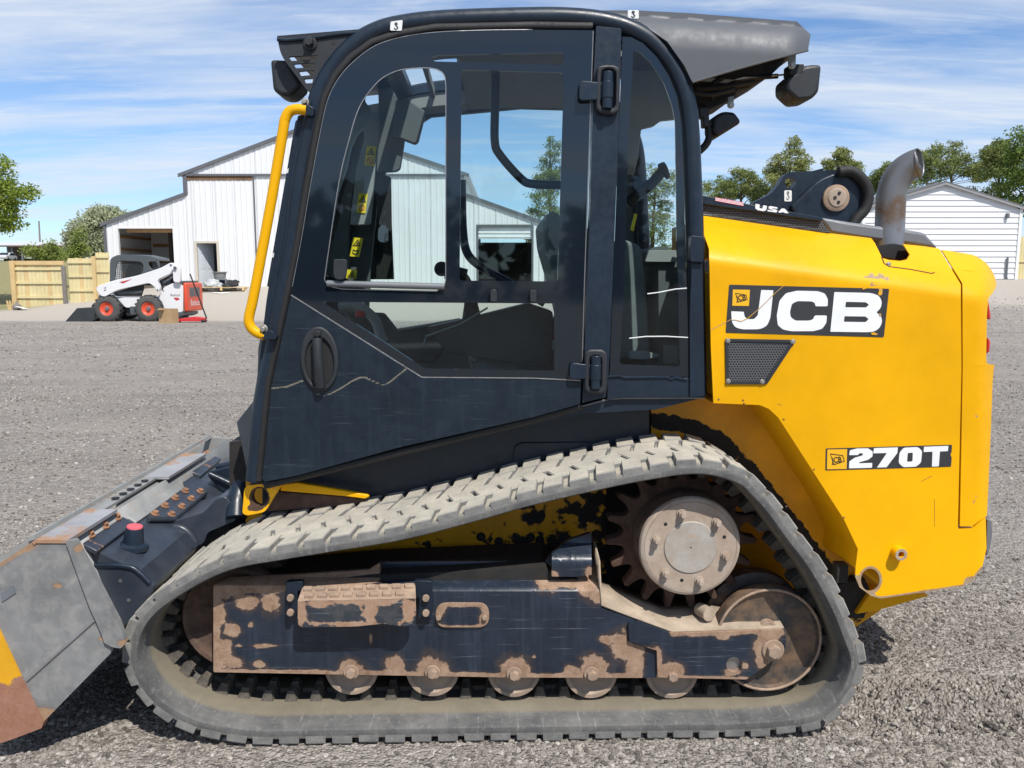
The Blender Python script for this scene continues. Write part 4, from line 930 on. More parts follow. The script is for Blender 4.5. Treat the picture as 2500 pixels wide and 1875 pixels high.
# ---------------------------------------------------------------- interior
MB().prism([at(x, y, SD+.03) for x, y in PX((665,1090),(1300,950),(1690,905),(1690,945),(1300,995),(665,1140))], (0, SF-SD-.05, 0)).build('cab_floor', mt['trim'], cab)
# far side wall frame with window opening (the far cage mirrors the near one)
fs_out = [(622,1173),(674,819),(735,422),(790,207),(870,106),(980,61),(1300,42),(1536,70),(1658,194),(1692,464),(1704,963)]
fs_in = [(790,915),(800,640),(822,420),(860,285),(920,190),(1000,140),(1300,112),(1500,118),(1600,215),(1628,420),(1632,900),(1200,925)]
bmf = fill2d([fs_out, fs_in])
for v in bmf.verts: q = at(v.co.x, v.co.y, SD); v.co = (q.x, SF, q.z)
me = bpy.data.meshes.new('far_side_frame'); bmf.to_mesh(me); bmf.free()
link('far_side_frame', me, mt['trim'], cab, None, solid=.03)
q2 = [at(x, y, SD) for x, y in fs_in]; MB().add([(p.x, SF+.005, p.z) for p in q2], [tuple(range(len(q2)))]).build('window_pane', mt['glass'], cab)
# front far pillar cover with warning stickers
SPL = 1.05
plate('pillar_cover', rnd(U((300,330),(470,300),(480,480),(420,700),(370,1200),(225,1205),(270,800),(330,560)), 5, 3), SPL, .03, mt['trimlight'], cab, bevel=.01)
plate('pillar_post', rnd(U((200,300),(330,250),(340,560),(250,900),(215,1200),(210,1600),(80,1600),(130,1100),(200,760)), 5, 3), SPL+.04, .03, mt['trim'], cab)
plate('boom_panel', U((90,1040),(520,1000),(545,1605),(70,1605)), SF+.10, .03, mt['chassisdark'], cab)
plate('display_monitor', rnd(U((560,285),(640,270),(778,365),(765,430),(725,590),(700,608),(540,545)), 5, 3), .98, .04, mt['trim'], cab, bevel=.006)
plate('monitor_arm', rnd(U((430,180),(560,190),(640,300),(620,600),(590,790),(560,808),(420,815),(440,420)), 6, 3), 1.02, .04, mt['trim'], cab, bevel=.006)
plate('speaker_panel', rnd(U((420,820),(525,850),(530,1250),(450,1250),(410,990)), 5, 3), 1.04, .02, mt['blackm'], cab)
m_yst = paint('yellow sticker', (.75,.62,.02), .5, .08, 20); m_ink = paint('black ink', (.01,.01,.01), .6, .05, 20); m_red = paint('red ink', (.55,.09,.03), .6, .05, 20)
for pl, sp_ in ((U((348,622),(420,628),(402,772),(330,765)), SPL), (U((290,970),(356,975),(338,1118),(272,1112)), SPL), (U((248,1296),(322,1302),(292,1440),(222,1434)), SPL), (U((206,1532),(278,1535),(268,1600),(195,1596)), SPL)):
    st = plate('warning_sticker', pl, sp_-.004, .002, m_yst, cab, bevel=0)
    a_, b_, c_, d_ = [Vector((*q, 0)) for q in pl]
    def uv(u_, v_): p = a_.lerp(b_, u_).lerp(d_.lerp(c_, u_), v_); return (p.x, p.y)
    hh = .5 if pl[2][1]-pl[0][1] > 30 else 1.0
    plate('warning_triangle', [uv(.5,.06*hh*2), uv(.9,.44*hh*2), uv(.1,.44*hh*2)], sp_-.0055, .001, m_ink, st, [[uv(.5,.15*hh*2), uv(.76,.40*hh*2), uv(.24,.40*hh*2)]], 0)
    plate('warning_symbol', [uv(.45,.25*hh*2), uv(.58,.25*hh*2), uv(.62,.37*hh*2), uv(.42,.37*hh*2)], sp_-.0055, .001, m_ink, st, bevel=0)
    if hh == .5 and pl[0][1] < 500:
        el = lambda k: [uv(.5+math.cos(t)*.34*k, .74+math.sin(t)*.17*k) for t in [2*math.pi*i/20 for i in range(20)]]
        plate('prohibition_ring', el(1), sp_-.0055, .001, m_red, st, [el(.78)], 0)
        plate('prohibition_bar', [uv(.28,.66), uv(.36,.63), uv(.72,.82), uv(.64,.85)], sp_-.0056, .001, m_red, st, bevel=0)
    elif hh == .5:
        plate('manual_symbol', [uv(.2,.62), uv(.48,.67), uv(.8,.62), uv(.8,.84), uv(.48,.9), uv(.2,.84)], sp_-.0055, .001, m_ink, st, [[uv(.27,.68), uv(.46,.72), uv(.73,.68), uv(.73,.80), uv(.48,.84), uv(.27,.80)]], 0)
wsp = [at(x, y, SD+.032) for x, y in fp[2:8]]; wv = [Vector((q_.x, SD+.05, q_.z)) for q_ in wsp]+[Vector((q_.x, SF-.03, q_.z)) for q_ in wsp]; wn_ = len(wsp)
link('windscreen', MB().add(wv, [(i, i+1, wn_+i+1, wn_+i) for i in range(wn_-1)]).mesh('windscreen'), mt['glass'], cab)
# bars, seat, controls
tube('lap_bar', spline([at(x, y, .55) for x, y in PX((1211,120),(1209,250),(1208,345),(1222,380),(1272,436),(1300,449),(1370,452))], 6), .0145, mt['black'], cab, 12)
tube('restraint_arm', spline([at(x, y, .95) for x, y in PX((1127,440),(1130,560),(1142,620),(1180,655),(1245,692),(1330,740))], 6), .017, mt['black'], cab, 12)
m_seat = paint('grey seat fabric', (.13,.165,.165), .85, .2, 14, bump=.3, bs=200)
seat = MB().prism([at(x, y, .50) for x, y in rnd(PX((1345,512),(1325,540),(1330,600),(1365,720),(1400,880),(1590,880),(1578,700),(1565,600),(1530,585),(1500,590)), 12, 4)], (0, .46, 0)).build('operator_seat', m_seat, cab, None, .03, 3)
MB().prism([at(x, y, .50) for x, y in rnd(PX((1140,860),(1160,845),(1300,850),(1420,860),(1420,950),(1160,940)), 10, 4)], (0, .46, 0)).build('seat_cushion', m_seat, cab, None, .03, 3)
MB().prism([at(x, y, .42) for x, y in rnd(PX((1040,800),(1120,782),(1290,740),(1350,760),(1345,900),(1090,860)), 8, 3)], (0, .08, 0)).build('arm_console', paint('dark console plastic', (.018,.024,.026), .5, .2, 9), cab, None, .012, 3)
tube('joystick_boot', [at(1152,780,.46), at(1150,745,.46), at(1148,705,.46)], [.034,.024,.018], mt['rubber'], cab, 14)
tube('joystick_knob', [at(1140,672,.46), at(1088,662,.46)], [.02,.026], mt['rubber'], cab, 12)
tube('joystick', spline([at(x, y, .46) for x, y in PX((1148,710),(1144,690),(1130,670),(1105,658))], 4), .012, mt['rubber'], cab, 10)
disc('joystick_top', *A((1132,1556))[0], .60, .63, .026, mt['rubber'], cab, .008)
tube('steering_arm', spline([at(x, y, .62) for x, y in E((540,240),(640,230),(740,300),(780,400),(800,440))], 5), .018, mt['trimlight'], cab, 10)
MB().prism([at(x, y, .6) for x, y in E((640,255),(690,258),(685,298),(628,292))], (0,.04,0)).build('red_lever_knob', mt['red'], cab, None, .006)
MB().prism([at(x, y, .9) for x, y in E((560,260),(800,270),(880,370),(1240,310),(1240,330),(1100,560),(900,560),(700,420))], (0,.03,0)).build('side_console', paint('side console plastic', (.03,.038,.04), .5, .2, 9), cab, None, .01)
MB().prism([at(x, y, .45) for x, y in F((355,650),(405,595),(420,605),(412,640),(385,665))], (0,.02,0)).build('seat_belt_buckle', mt['red'], cab, None, .004)
tube('grab_handle', spline([at(x, y, .75) for x, y in B((545,1185),(600,1130),(690,1060),(745,1000),(775,985))], 5), [.021]*10+[.019]*6+[.032]*5, mt['rubber'], cab, 12)
plate('rear_console', rnd(F((1040,110),(1060,30),(1110,5),(1190,5),(1255,100),(1270,810),(1130,810),(1125,130)), 4, 3), .55, .3, mt['trim'], cab, bevel=.012)
plate('console_lid', rnd(F((1035,108),(1065,30),(1250,30),(1256,110)), 4, 3), .53, .02, mt['trimlight'], cab)
plate('rear_trim_panel', rnd(B((560,270),(600,280),(700,360),(790,500),(835,640),(835,690),(742,700),(700,732),(630,748),(612,900),(590,1010),(545,1010)), 4, 2), .95, .02, mt['trimlight'], cab)
plate('yellow_tag', B((590,1235),(607,1240),(585,1340),(566,1330)), .6, .004, m_yst, cab, bevel=0)
plate('seat_switch', rnd(F((925,710),(1040,712),(1130,735),(1128,752),(1040,768),(928,765)), 5, 3), .42, .02, mt['trimlight'], cab)
plate('control_label', F((1160,670),(1262,672),(1260,810),(1160,805)), .54, .003, mt['trimlight'], cab, bevel=0)
tube('window_scratch', [at(x, y, SD+.003) for x, y in F((1052,325),(1130,315),(1240,293),(1318,287))], .0018, mt['white'], cab, 5)
tube('window_scratch', [at(x, y, SD+.003) for x, y in F((930,625),(1040,613),(1180,612),(1326,620))], .0018, mt['white'], cab, 5)
tube('console_edge_highlight', [at(x, y, .415) for x, y in E((1030,455),(1042,405),(1240,335),(1400,240))], .0035, mt['trimlight'], cab, 6)  # pale tubes paint the lit highlight along the console's top edges
tube('console_edge_highlight', [at(x, y, .89) for x, y in E((880,368),(1060,340),(1240,308))], .006, mt['trimlight'], cab, 6)
tube('seat_lever', spline([at(x, y, .47) for x, y in E((1310,540),(1340,500),(1420,495),(1540,500),(1659,505))], 4), .016, mt['trimlight'], cab, 10)
# roof stickers with lifting hook mark
def hook_sticker(poly, s, par, nm='hook_sticker'):
    st = plate(nm, rnd(poly, 3, 2), s, .0015, mt['white'], par, bevel=0)
    (x0, y0), (x1, y1) = poly[0], poly[2]; cx_, cy_, w_, h_ = (x0+x1)/2, (y0+y1)/2, abs(x1-x0), abs(y1-y0)
    pts = [(cx_+w_*a_, cy_+h_*b_) for a_, b_ in ((.0,-.16),(.10,-.22),(.09,-.34),(-.02,-.38),(-.11,-.31),(-.09,-.2),(.0,-.15),(.02,-.02),(.14,.08),(.15,.2),(.04,.3),(-.1,.28),(-.17,.18))]
    tube('hook_mark', spline([at(x, y, s-.001) for x, y in pts], 4), .0012 if w_ < 30 else .0016, m_ink, st, 5)
hook_sticker(A((838,125),(908,115),(902,178),(835,176)), SD+.0005, cab)
hook_sticker(B((552,58),(615,58),(615,108),(552,106)), SD+.035, cab)
# key tag hanging from the ignition, a thing of its own
kc = at(*U((468,1275))[0], .95)
kt = MB().prism([at(x, y, .95) for x, y in rnd(U((432,1232),(450,1215),(455,1205),(480,1205),(488,1215),(506,1235),(506,1320),(490,1333),(448,1330),(430,1310)), 3, 3)], (0, .003, 0)).build('key_tag', mt['white'], None, None, .0008)
kt.location = MF.o; kt.rotation_euler = (0, 0, MF.yaw)
tag(kt, 'small white plastic key tag hanging on a ring inside the cab', 'key tag')
tube('key_ring', [at(x, y, .952) for x, y in ell(*U((466,1190))[0], 8, 7, 16)]+[at(*ell(*U((466,1190))[0], 8, 7, 16)[0], .952)], .0012, mt['steel'], kt, 6)
tx = at(*U((462,1225))[0], .9485); textmesh('tag_print', 'TRUE', at(*U((476,1262))[0], .9488), (0,0,-1), (1,0,0), .016, m_ink, kt)
# ---------------------------------------------------------------- rear engine body
BS = .22
def crease(px): return 607+(px-1731)*.142
def body_s(px, py):
    t = max(0.0, (crease(px)+34-py)/118.0); s = BS+.20*min(t, 1.6)**1.7
    if px > 2385: s += .07*((px-2385)/48.0)**2.2
    return s
BODY_CHIP = lambda x, y: -1.0
main = C((35,615),(500,682),(900,745),(1180,778),(1205,810),(1255,912),(1300,925),(1380,932),(1425,922),(1442,890),(1395,818),(1530,832),(1640,848),(1785,1090),(1790,1659))+\
  D((1855,965),(1860,978),(1932,976),(2005,915),(2010,1080),(1985,1190),(1935,1255),(1880,1287),(1440,1352),(1385,1337),(1325,1292),(1302,1235),(1303,1180),(1315,1085),(1240,925),(885,375),(835,328),(785,307),(535,297),(524,60))+C((98,1500),(90,1000),(86,850),(50,750))
hole_b = [(x, y) for x, y in ell(*D((1382,1252))[0], 23, 28, 22)]
edge_lo = D((1985,1190),(1935,1255),(1880,1287),(1440,1352),(1385,1337),(1325,1292),(1302,1235))
chipf = blobs([(2348+20,1420,18,18)], [(edge_lo, 4.5), (hole_b+[hole_b[0]], 6.0), (C((1140,1045),(1265,1042)), 2.2), (C((1165,1095),(1255,1092)), 2.0), (C((1145,1040),(1150,1042)), 4), (C((1285,1050),(1290,1052)), 5), (C((1180,1025),(1185,1030)),5), (C((1240,1015),(1258,1040)),4),(C((1225,1060),(1228,1085)),2.5),(C((1185,1070),(1186,1078)),3)], -1.0)
m_ye = worn('yellow bodywork', YEL, (.38,.30,.20), 'chip', .38, .8, 60, .5, (.26,.15,.08), vs_=1.6, bump=.12, dust=.22, dustc=(.66,.31,.002), width=.08, streak=.04, spec=.22)
body = relief('engine_cover', [main, hole_b], body_s, m_ye, P, step=7, th=.006, attr={'chip': chipf}, smooth=50)
tag(body, 'yellow rear engine side panel')
rear = C((1655,856),(1760,872),(1880,892),(1960,945),(2010,1020),(2030,1100),(2000,1150),(1972,1182),(1962,1300),(1957,1600),(1962,1625),(2018,1640))+D((2052,88),(2048,118),(2042,200),(2035,400),(2022,700),(2012,905),(1932,962),(1866,962))+C((1799,1650),(1797,1085))
rd = relief('rear_door', rnd(rear, [3,2,12,14,12,10,8,6,2,2,4,6,4,4,2,2,2,4,4,3,2,3], 4), body_s, m_ye, P, step=14, th=.006, attr={'chip': blobs([], [(D((1940,830),(1960,780)), 2.0), (D((1945,350),(1950,380)), 3.5), (D((1880,475),(1920,476)), 1.5)])}, smooth=50)
MB().prism([at(x, y, BS+.08) for x, y in rnd(PX((2340,655),(2380,660),(2408,680),(2420,710),(2410,740),(2405,890),(2410,1000),(2400,1270),(2340,1285)), 12, 3)], (0, 1.0, 0)).build('rear_door_shell', mt['yellow'], rd, None, .03, 3)
MB().prism([at(x, y, BS+.10) for x, y in PX((1745,660),(2125,700),(2160,715),(2290,725),(2340,740),(2340,1290),(2390,1290),(2380,1400),(2330,1420),(2160,1440),(2110,1400),(2100,1340),(1900,1010),(1850,985),(1745,975))], (0, 1.0, 0)).build('engine_bay', mt['yellow'], P, None, .01)
MB().box((at(2063,1415,BS).x, BS+.06, at(2063,1440,BS).z), (at(2068,1415,BS).x+.03, BS+.10, at(2063,1395,BS).z)).build('hole_shade_block', mt['chassisdark'], body)  # dark block paints the shade inside the hole
for pl in ((C((1972,1185),(1990,1300),(1988,1330),(1965,1320)), C((1975,1450),(1988,1480),(1982,1545),(1962,1560)))): plate('tail_light', pl, BS+.10, .05, mt['red'], rd, bevel=.004)
plate('rear_bumper_pad', rnd(D((2014,925),(2035,930),(2042,1000),(2030,1080),(2010,1125),(2012,1000)), 6, 3), BS+.12, .5, mt['gray'], P, bevel=.01)
tb = MB(); c_ = at(*D((1550,1115))[0], BS-.03); tb.lathe(c_, (0,1,0), [(.010,.03),(.010,0),(.0195,0),(.021,.003),(.021,.035)], 24, False)
tb.build('drain_pipe', mt['yellow'], body, 40)
MB().lathe(c_-Vector((0,.0006,0)), (0,1,0), [(.0102,0),(.0192,0)], 24, False).build('pipe_rim', mt['hub'], body)
MB().prism([at(*p, BS+.0) for p in D((1545,1105),(1560,1105),(1560,1125),(1542,1125))], (0,-.0,-.0001)).build('pipe_bore', mt['rubber'], body)
for x, y in D((563,277),(695,282),(915,385),(1078,655),(1240,915),(700,300),(930,855)): disc('rivet_hole', x, y, BS-.0012, BS+.001, .0028, mt['rustdark'], body, 0, 10)
for a_, b_ in (((1728,815),(1730,965)), ((1655,720),(1715,690)), ((880,300),(905,310))): tube('paint_scratch', [at(x, y, BS-.0002) for x, y in D(a_, b_)], .0006, mt['rustdark'], body, 5)
# arch: inner yellow panel with black rubbed band, and the return flange between
arch = D((1315,1085),(1240,925),(885,375),(835,328),(785,307),(535,297))
v, f = [], []
pts_a = [(D((1303,1190))[0])]+list(arch)
for i, (x, y) in enumerate(pts_a):
    p = at(x, y, BS+.004); v += [p, p+Vector((0, .10, 0)), p+Vector((-.012, .235, .0))]
for i in range(len(pts_a)-1):
    for k in range(2): f.append((i*3+k, i*3+k+1, i*3+3+k+1, i*3+3+k))
MB().add(v, f).build('wheel_arch_flange', mt['yellow'], body, 60)
rub = spline([Vector((x, y, 0)) for x, y in PX((1600,1030),(1640,1035),(1700,1048),(1760,1080),(1805,1120),(1850,1175),(1900,1235),(1960,1310),(2000,1370),(2040,1430))], 4)
rubf = blobs([(2062,1430,40,36),(2090,1465,50,60),(1640,1042,40,12)], [([(p.x, p.y) for p in rub], 20)])
m_rub = worn('yellow paint rubbed black', (.70,.325,.001), (.013,.012,.012), 'chip', .38, .8, 40, .9, (.02,.016,.012), bump=.2)
relief('wheel_arch_panel', PX((1590,955),(1910,960),(2140,1320),(2150,1490),(2090,1530),(1590,1300)), .46, m_rub, P, step=22, attr={'chip': rubf})
plate('belly_plate', PX((2090,1500),(2130,1440),(2260,1450),(2270,1455),(2140,1492)), .40, .5, mt['yellow'], P, bevel=.004)
plate('rear_crossmember', PX((2040,1430),(2110,1410),(2130,1450),(2110,1510),(2050,1510)), .42, .3, mt['chassisdark'], P)
# dark panel below the door
plate('lower_cab_side', PX((640,1165),(1000,1090),(1420,985),(1500,955),(1586,960),(1586,1100),(640,1300)), .40, .03, mt['black'], P)
plate('access_cover', rnd(F((145,1520),(150,1360),(195,1330),(1060,1322),(1060,1480)), 8, 3), .392, .008, mt['black'], P)
tube('sill_edge', [at(x, y, .27) for x, y in E((105,1262),(500,1165),(1100,1005),(1659,880))+F((600,1085),(790,1035),(870,1028),(1440,1026))], .0035, mt['gray'], P, 6)
MB().prism([at(x, y, SD+.02) for x, y in E((105,1255),(1659,872))+F((600,1078),(850,1024),(1440,1022))+[(1600,1000),(1420,1010)]+E((105,1275))], (0, .18, 0)).build('cab_underside', mt['black'], P)
# yellow front bracket with a hole
hb = rnd(E((-8,1285),(20,1262),(160,1248),(208,1266),(160,1340),(112,1420),(60,1432),(8,1442),(-20,1430)), [6,4,4,4,4,8,4,6,6], 4)
fbf = blobs([(622,1240,22,10)], [(ell(*E((80,1338))[0], 22, 24, 20), 3.5), (E((20,1262),(160,1250)), 2.5)])
relief('lift_eye_bracket', [hb, ell(*E((82,1336))[0], 20, 22, 22)], .30, worn('worn yellow bracket', YEL, (.09,.05,.03), 'chip', .36, .85, 55, .8), P, step=3.5, th=.03, attr={'chip': fbf})
plate('side_rail_strip', E((205,1262),(300,1252),(700,1322),(715,1333),(690,1347),(560,1330),(200,1300)), .33, .02, mt['yellow'], P)
plate('side_rail_rust', E((150,1300),(560,1332),(690,1350),(640,1380),(120,1420)), .36, .03, mt['rustdark'], P)
# decals
m_dec = paint('black decal vinyl', (.032,.033,.036), .4, .12, 40, dust=.1, dustc=(.09,.09,.09)); m_wh = paint('white decal vinyl', (.76,.77,.78), .42, .05, 10)
DS = BS-.0012
dec = plate('logo_decal', rnd(C((222,1092),(1302,1120),(1266,1447),(198,1417)), 3, 2), DS, .001, m_dec, P, bevel=0)
plate('logo_letter', rnd(C((438,1128),(520,1130),(500,1315),(478,1370),(430,1393),(310,1394),(262,1380),(240,1345),(236,1272),(320,1275),(326,1310),(348,1325),(390,1325),(415,1300)), [1,1,6,8,8,8,8,8,1,1,4,4,4,4], 4), DS-.0008, .0008, m_wh, dec, bevel=0)
plate('logo_letter', rnd(C((887,1238),(888,1190),(868,1152),(820,1136),(680,1133),(605,1150),(562,1200),(543,1300),(550,1365),(585,1395),(640,1406),(790,1406),(850,1390),(878,1350),(882,1300),(798,1300),(790,1326),(762,1335),(670,1335),(637,1312),(632,1275),(645,1222),(682,1203),(780,1205),(802,1217),(803,1238)), 4, 3), DS-.0008, .0008, m_wh, dec, bevel=0)
plate('logo_letter', rnd(C((932,1142),(1180,1148),(1232,1166),(1254,1205),(1245,1250),(1215,1280),(1245,1300),(1256,1340),(1238,1385),(1200,1410),(1150,1413),(905,1410)), [1,8,6,8,6,3,4,8,8,8,2,1], 4), DS-.0008, .0008, m_wh, dec, [rnd(C((1010,1208),(1145,1211),(1166,1228),(1146,1246),(1005,1245)), 2, 2), rnd(C((1000,1305),(1143,1307),(1163,1325),(1145,1345),(996,1343)), 2, 2)], 0)
m_yd = paint('yellow decal vinyl', (.80,.42,.01), .42, .05, 10)
def emblem(pl, par, s, txtsize):
    e = plate('emblem_square', pl, s, .0006, m_yd, par, bevel=0)
    a_, b_, c_, d_ = [Vector((*q, 0)) for q in pl]
    def uv(u_, v_): p = a_.lerp(b_, u_).lerp(d_.lerp(c_, u_), v_); return (p.x, p.y)
    plate('emblem_outline', [uv(.14,.2), uv(.80,.30), uv(.90,.62), uv(.34,.80)], s-.0007, .0005, m_ink, par, [[uv(.18,.25), uv(.77,.335), uv(.86,.595), uv(.365,.745)]], 0)
    textmesh('emblem_text', 'JCB', at(*uv(.26,.68), s-.0010), at(*uv(.9,.60), s)-at(*uv(.26,.66), s), at(*uv(.24,.3), s)-at(*uv(.30,.68), s), txtsize, m_ink, par, sx=.82, bold=.02)
emblem(C((247,1125),(362,1127),(355,1236),(243,1234)), dec, DS-.0008, .023)
plate('decal_tear', rnd(C((1105,1108),(1125,1120),(1118,1126),(1145,1120),(1150,1112)), 1, 2), DS-.0016, .0008, m_ye, dec, bevel=0)
plate('decal_tear', rnd(C((1228,1116),(1258,1120),(1255,1160),(1235,1168),(1225,1150),(1236,1138)), 3, 2), DS-.0022, .001, m_ye, dec, bevel=0)
plate('decal_tear', rnd(C((1232,1288),(1248,1285),(1250,1300),(1240,1308)), 2, 2), DS-.0022, .001, m_ye, dec, bevel=0)
plate('decal_tear', rnd(C((1178,1418),(1200,1414),(1226,1424),(1220,1433),(1185,1430)), 2, 2), DS-.0022, .001, m_ye, dec, bevel=0)
scr = C((95,1400),(200,1345),(230,1330),(265,1330),(300,1340),(350,1318),(430,1250),(520,1160),(600,1095),(690,1030),(735,995))
scd = C((205,1344),(230,1330),(265,1330),(300,1340),(350,1318),(430,1250),(520,1160),(590,1100))
tube('decal_scratch', [at(x, y, DS-.0012) for x, y in scd], .0012, m_ye, dec, 5)
tube('paint_scratch', [at(x, y, BS-.0002) for x, y in C((95,1400),(205,1344))], .0007, mt['hub'], body, 5)
nd = plate('number_decal', rnd(D((1142,542),(1823,522),(1822,560),(1814,575),(1822,590),(1818,640),(1140,660)), [2,1,2,3,2,1,2], 2), DS, .001, m_dec, P, bevel=0)
emblem(D((1150,548),(1257,545),(1254,652),(1148,654)), nd, DS-.0008, .025)
plate('number_digit', rnd(D((1268,578),(1272,552),(1310,542),(1370,541),(1395,558),(1394,585),(1370,603),(1322,616),(1320,622),(1393,620),(1391,646),(1267,649),(1269,612),(1298,592),(1340,580),(1344,570),(1325,566),(1316,577)), 2, 3), DS-.0008, .0008, m_wh, nd, bevel=0)
plate('number_digit', rnd(D((1402,540),(1531,536),(1528,566),(1470,643),(1418,645),(1472,566),(1398,568)), 1, 2), DS-.0008, .0008, m_wh, nd, bevel=0)
plate('number_digit', rnd(D((1540,565),(1562,538),(1640,534),(1662,555),(1656,618),(1630,640),(1560,643),(1535,620)), 5, 3), DS-.0008, .0008, m_wh, nd, [rnd(D((1584,566),(1612,564),(1610,612),(1580,614)), 3, 3)], 0)
plate('number_letter', rnd(D((1672,533),(1804,528),(1801,556),(1758,558),(1752,638),(1715,640),(1718,559),(1670,561)), 1, 2), DS-.0008, .0008, m_wh, nd, bevel=0)
# perforated side grille
m = Mat('perforated grille'); mp = m.node('ShaderNodeMapping'); mp.inputs['Scale'].default_value = (115,115,115); mp.inputs['Rotation'].default_value = (R(90),0,0); m.l.new(m.tc(), mp.inputs[0])
sep = m.node('ShaderNodeSeparateXYZ'); m.l.new(mp.outputs[0], sep.inputs[0])
def hexd(ox, oy):
    fx = m.ma('SUBTRACT', m.ma('FRACT', m.ma('ADD', sep.outputs[0], ox)), .5); fy = m.ma('MULTIPLY', m.ma('SUBTRACT', m.ma('FRACT', m.ma('ADD', m.ma('DIVIDE', sep.outputs[1], 1.732), oy)), .5), 1.732)
    return m.ma('SQRT', m.ma('ADD', m.ma('MULTIPLY', fx, fx), m.ma('MULTIPLY', fy, fy)))
dd = m.ma('MINIMUM', hexd(0, 0), hexd(.5, .5)); hf = m.mr(dd, .30, .38)
m.set(col=m.mix(hf, (.006,.006,.007), (.085,.088,.095)), rough=.55, normal=m.bump(hf, .6, .002)); mt['perf'] = m.m
gp = rnd([(1771,827),(1944,830),(1873,938),(1773,938)], [4,7,7,4], 4)
gr = plate('side_grille', gp, BS-.006, .008, mt['blackm'], P, [rnd([(1778,834),(1930,837),(1868,931),(1780,931)], 4, 3)], .003)
plate('grille_mesh', rnd([(1777,833),(1931,836),(1869,932),(1779,932)], 3, 3), BS-.0025, .002, mt['perf'], gr, bevel=0)
for x, y in ((1777,832),(1936,834),(1778,931),(1861,932)): bolt(x, y, BS-.006, .0055, .004, mt['chrome'], gr, 'screw', 10)
# hood strip: mesh grille, flag decal and lettering
def strip_s(px, py): return BS+.20
ms = plate('hood_grille', C((40,550),(850,664),(905,742),(40,612)), .40, .006, mt['perf'], P, bevel=0)
bs_ = plate('hood_strip', C((34,488),(856,640),(852,664),(36,546)), .385, .02, mt['black'], P, bevel=.002)
for k in range(7):
    t0, t1 = k/7, (k+1)/7
    a_, b_, c_, d_ = [Vector((*q, 0)) for q in C((128,501),(318,536),(318,562),(128,527))]
    pl = [(p.x, p.y) for p in (a_.lerp(d_, t0), b_.lerp(c_, t0), b_.lerp(c_, t1), a_.lerp(d_, t1))]
    plate('flag_stripe', pl, .3835, .001, m_wh if k % 2 else paint('flag red', (.52,.05,.10), .5, .05), bs_, bevel=0)
for pl in (C((400,546),(428,551),(426,575),(446,579),(452,556),(477,560),(472,588),(455,596),(415,589),(398,577)), C((488,566),(500,561),(548,570),(546,580),(514,576),(512,580),(540,586),(548,594),(540,605),(480,596),(482,586),(514,592),(518,588),(490,580)), C((552,604),(578,577),(598,580),(624,610),(600,609),(592,604),(580,602),(570,606))):
    plate('country_letter', pl, .3835, .001, m_wh, bs_, bevel=0)
plate('hood_top', C((838,636),(1030,668),(1200,692),(1400,716),(1545,742),(1640,846),(1430,818),(1200,790),(905,745)), .46, .6, mt['gray'], P, bevel=.01)
MB().prism([at(x, y, .43) for x, y in C((60,650),(905,775),(1170,810),(1250,935),(1440,950),(1420,850),(1620,870),(1640,930),(60,900))], (0, .5, 0)).build('hood_inner', mt['yellow'], P)
tube('panel_seam', [at(x, y, body_s(x, y)-.0005) for x, y in C((1250,905),(1268,950),(1300,970),(1450,990),(1590,1017),(1606,1010))], .0022, mt['rustdark'], body, 6)
bolt(*C((1297,956))[0], body_s(*C((1297,956))[0]), .006, .005, mt['chrome'], body)
# exhaust stack
plate('exhaust_opening_shade', rnd(C((1215,830),(1255,902),(1380,928),(1434,905),(1430,880),(1392,825),(1330,815)), 6, 3), .424, .004, mt['rubber'], P, bevel=0)  # black plate stands in for the unlit depth of the cut-out
m = Mat('heat blued exhaust'); sepz = m.node('ShaderNodeSeparateXYZ'); m.l.new(m.tc(), sepz.inputs[0])
zz = m.ma('ADD', sepz.outputs[2], m.ma('MULTIPLY', m.ma('SUBTRACT', m.noise(9, 5, .6), .5), .22))
b0 = m.ramp(m.mr(zz, 1.45, 1.95), [(0,(.24,.26,.29)),(.22,(.25,.27,.30)),(.33,(.17,.11,.07)),(.40,(.20,.205,.215)),(.72,(.16,.163,.17)),(1,(.11,.105,.10))])
b0 = m.mix(m.mr(m.noise(14, 5, .65), .60, .74, 0, .6), b0, (.17,.10,.055))
m.set(col=b0, rough=.42, metal=.55, normal=m.bump(m.noise(60, 4), .15, .002))
ex = spline([at(x, y, s_) for (x, y), s_ in zip(C((1302,960),(1300,850),(1306,700),(1312,560),(1320,470),(1345,395),(1392,330),(1448,290),(1505,268)), (.49,.49,.49,.49,.489,.486,.478,.466,.452))], 6)
rr_ = .0475; exm = MB(); ring_n = 28; V_ = []; F_ = []
up = None
for i, p in enumerate(ex):
    t = (ex[min(i+1, len(ex)-1)]-ex[max(0, i-1)]).normalized(); sdv = Vector((0,1,0)); upv = sdv.cross(t).normalized()
    for k in range(ring_n):
        a_ = 2*math.pi*k/ring_n; q_ = p+(upv*math.cos(a_)+sdv*math.sin(a_))*rr_
        if i >= len(ex)-8:                           # slash cut mouth facing right and slightly to the viewer
            tt = (i-(len(ex)-8))/7.0; nm_ = Vector((.64,-.75,.14)).normalized(); q2_ = q_+t*((ex[-1]-q_).dot(nm_)/t.dot(nm_)); q_ = q_.lerp(q2_, tt**1.5)
        V_.append(q_)
for i in range(len(ex)-1):
    for k in range(ring_n): F_.append((i*ring_n+k, i*ring_n+(k+1) % ring_n, (i+1)*ring_n+(k+1) % ring_n, (i+1)*ring_n+k))
mring = V_[-ring_n:]; mc_ = sum(mring, Vector())/ring_n; tin = (ex[-1]-ex[-5]).normalized()
mouth = MB().add([mc_+(q_-mc_)*.955-tin*.004 for q_ in mring], [tuple(range(ring_n))]).mesh('exhaust_mouth_shade')
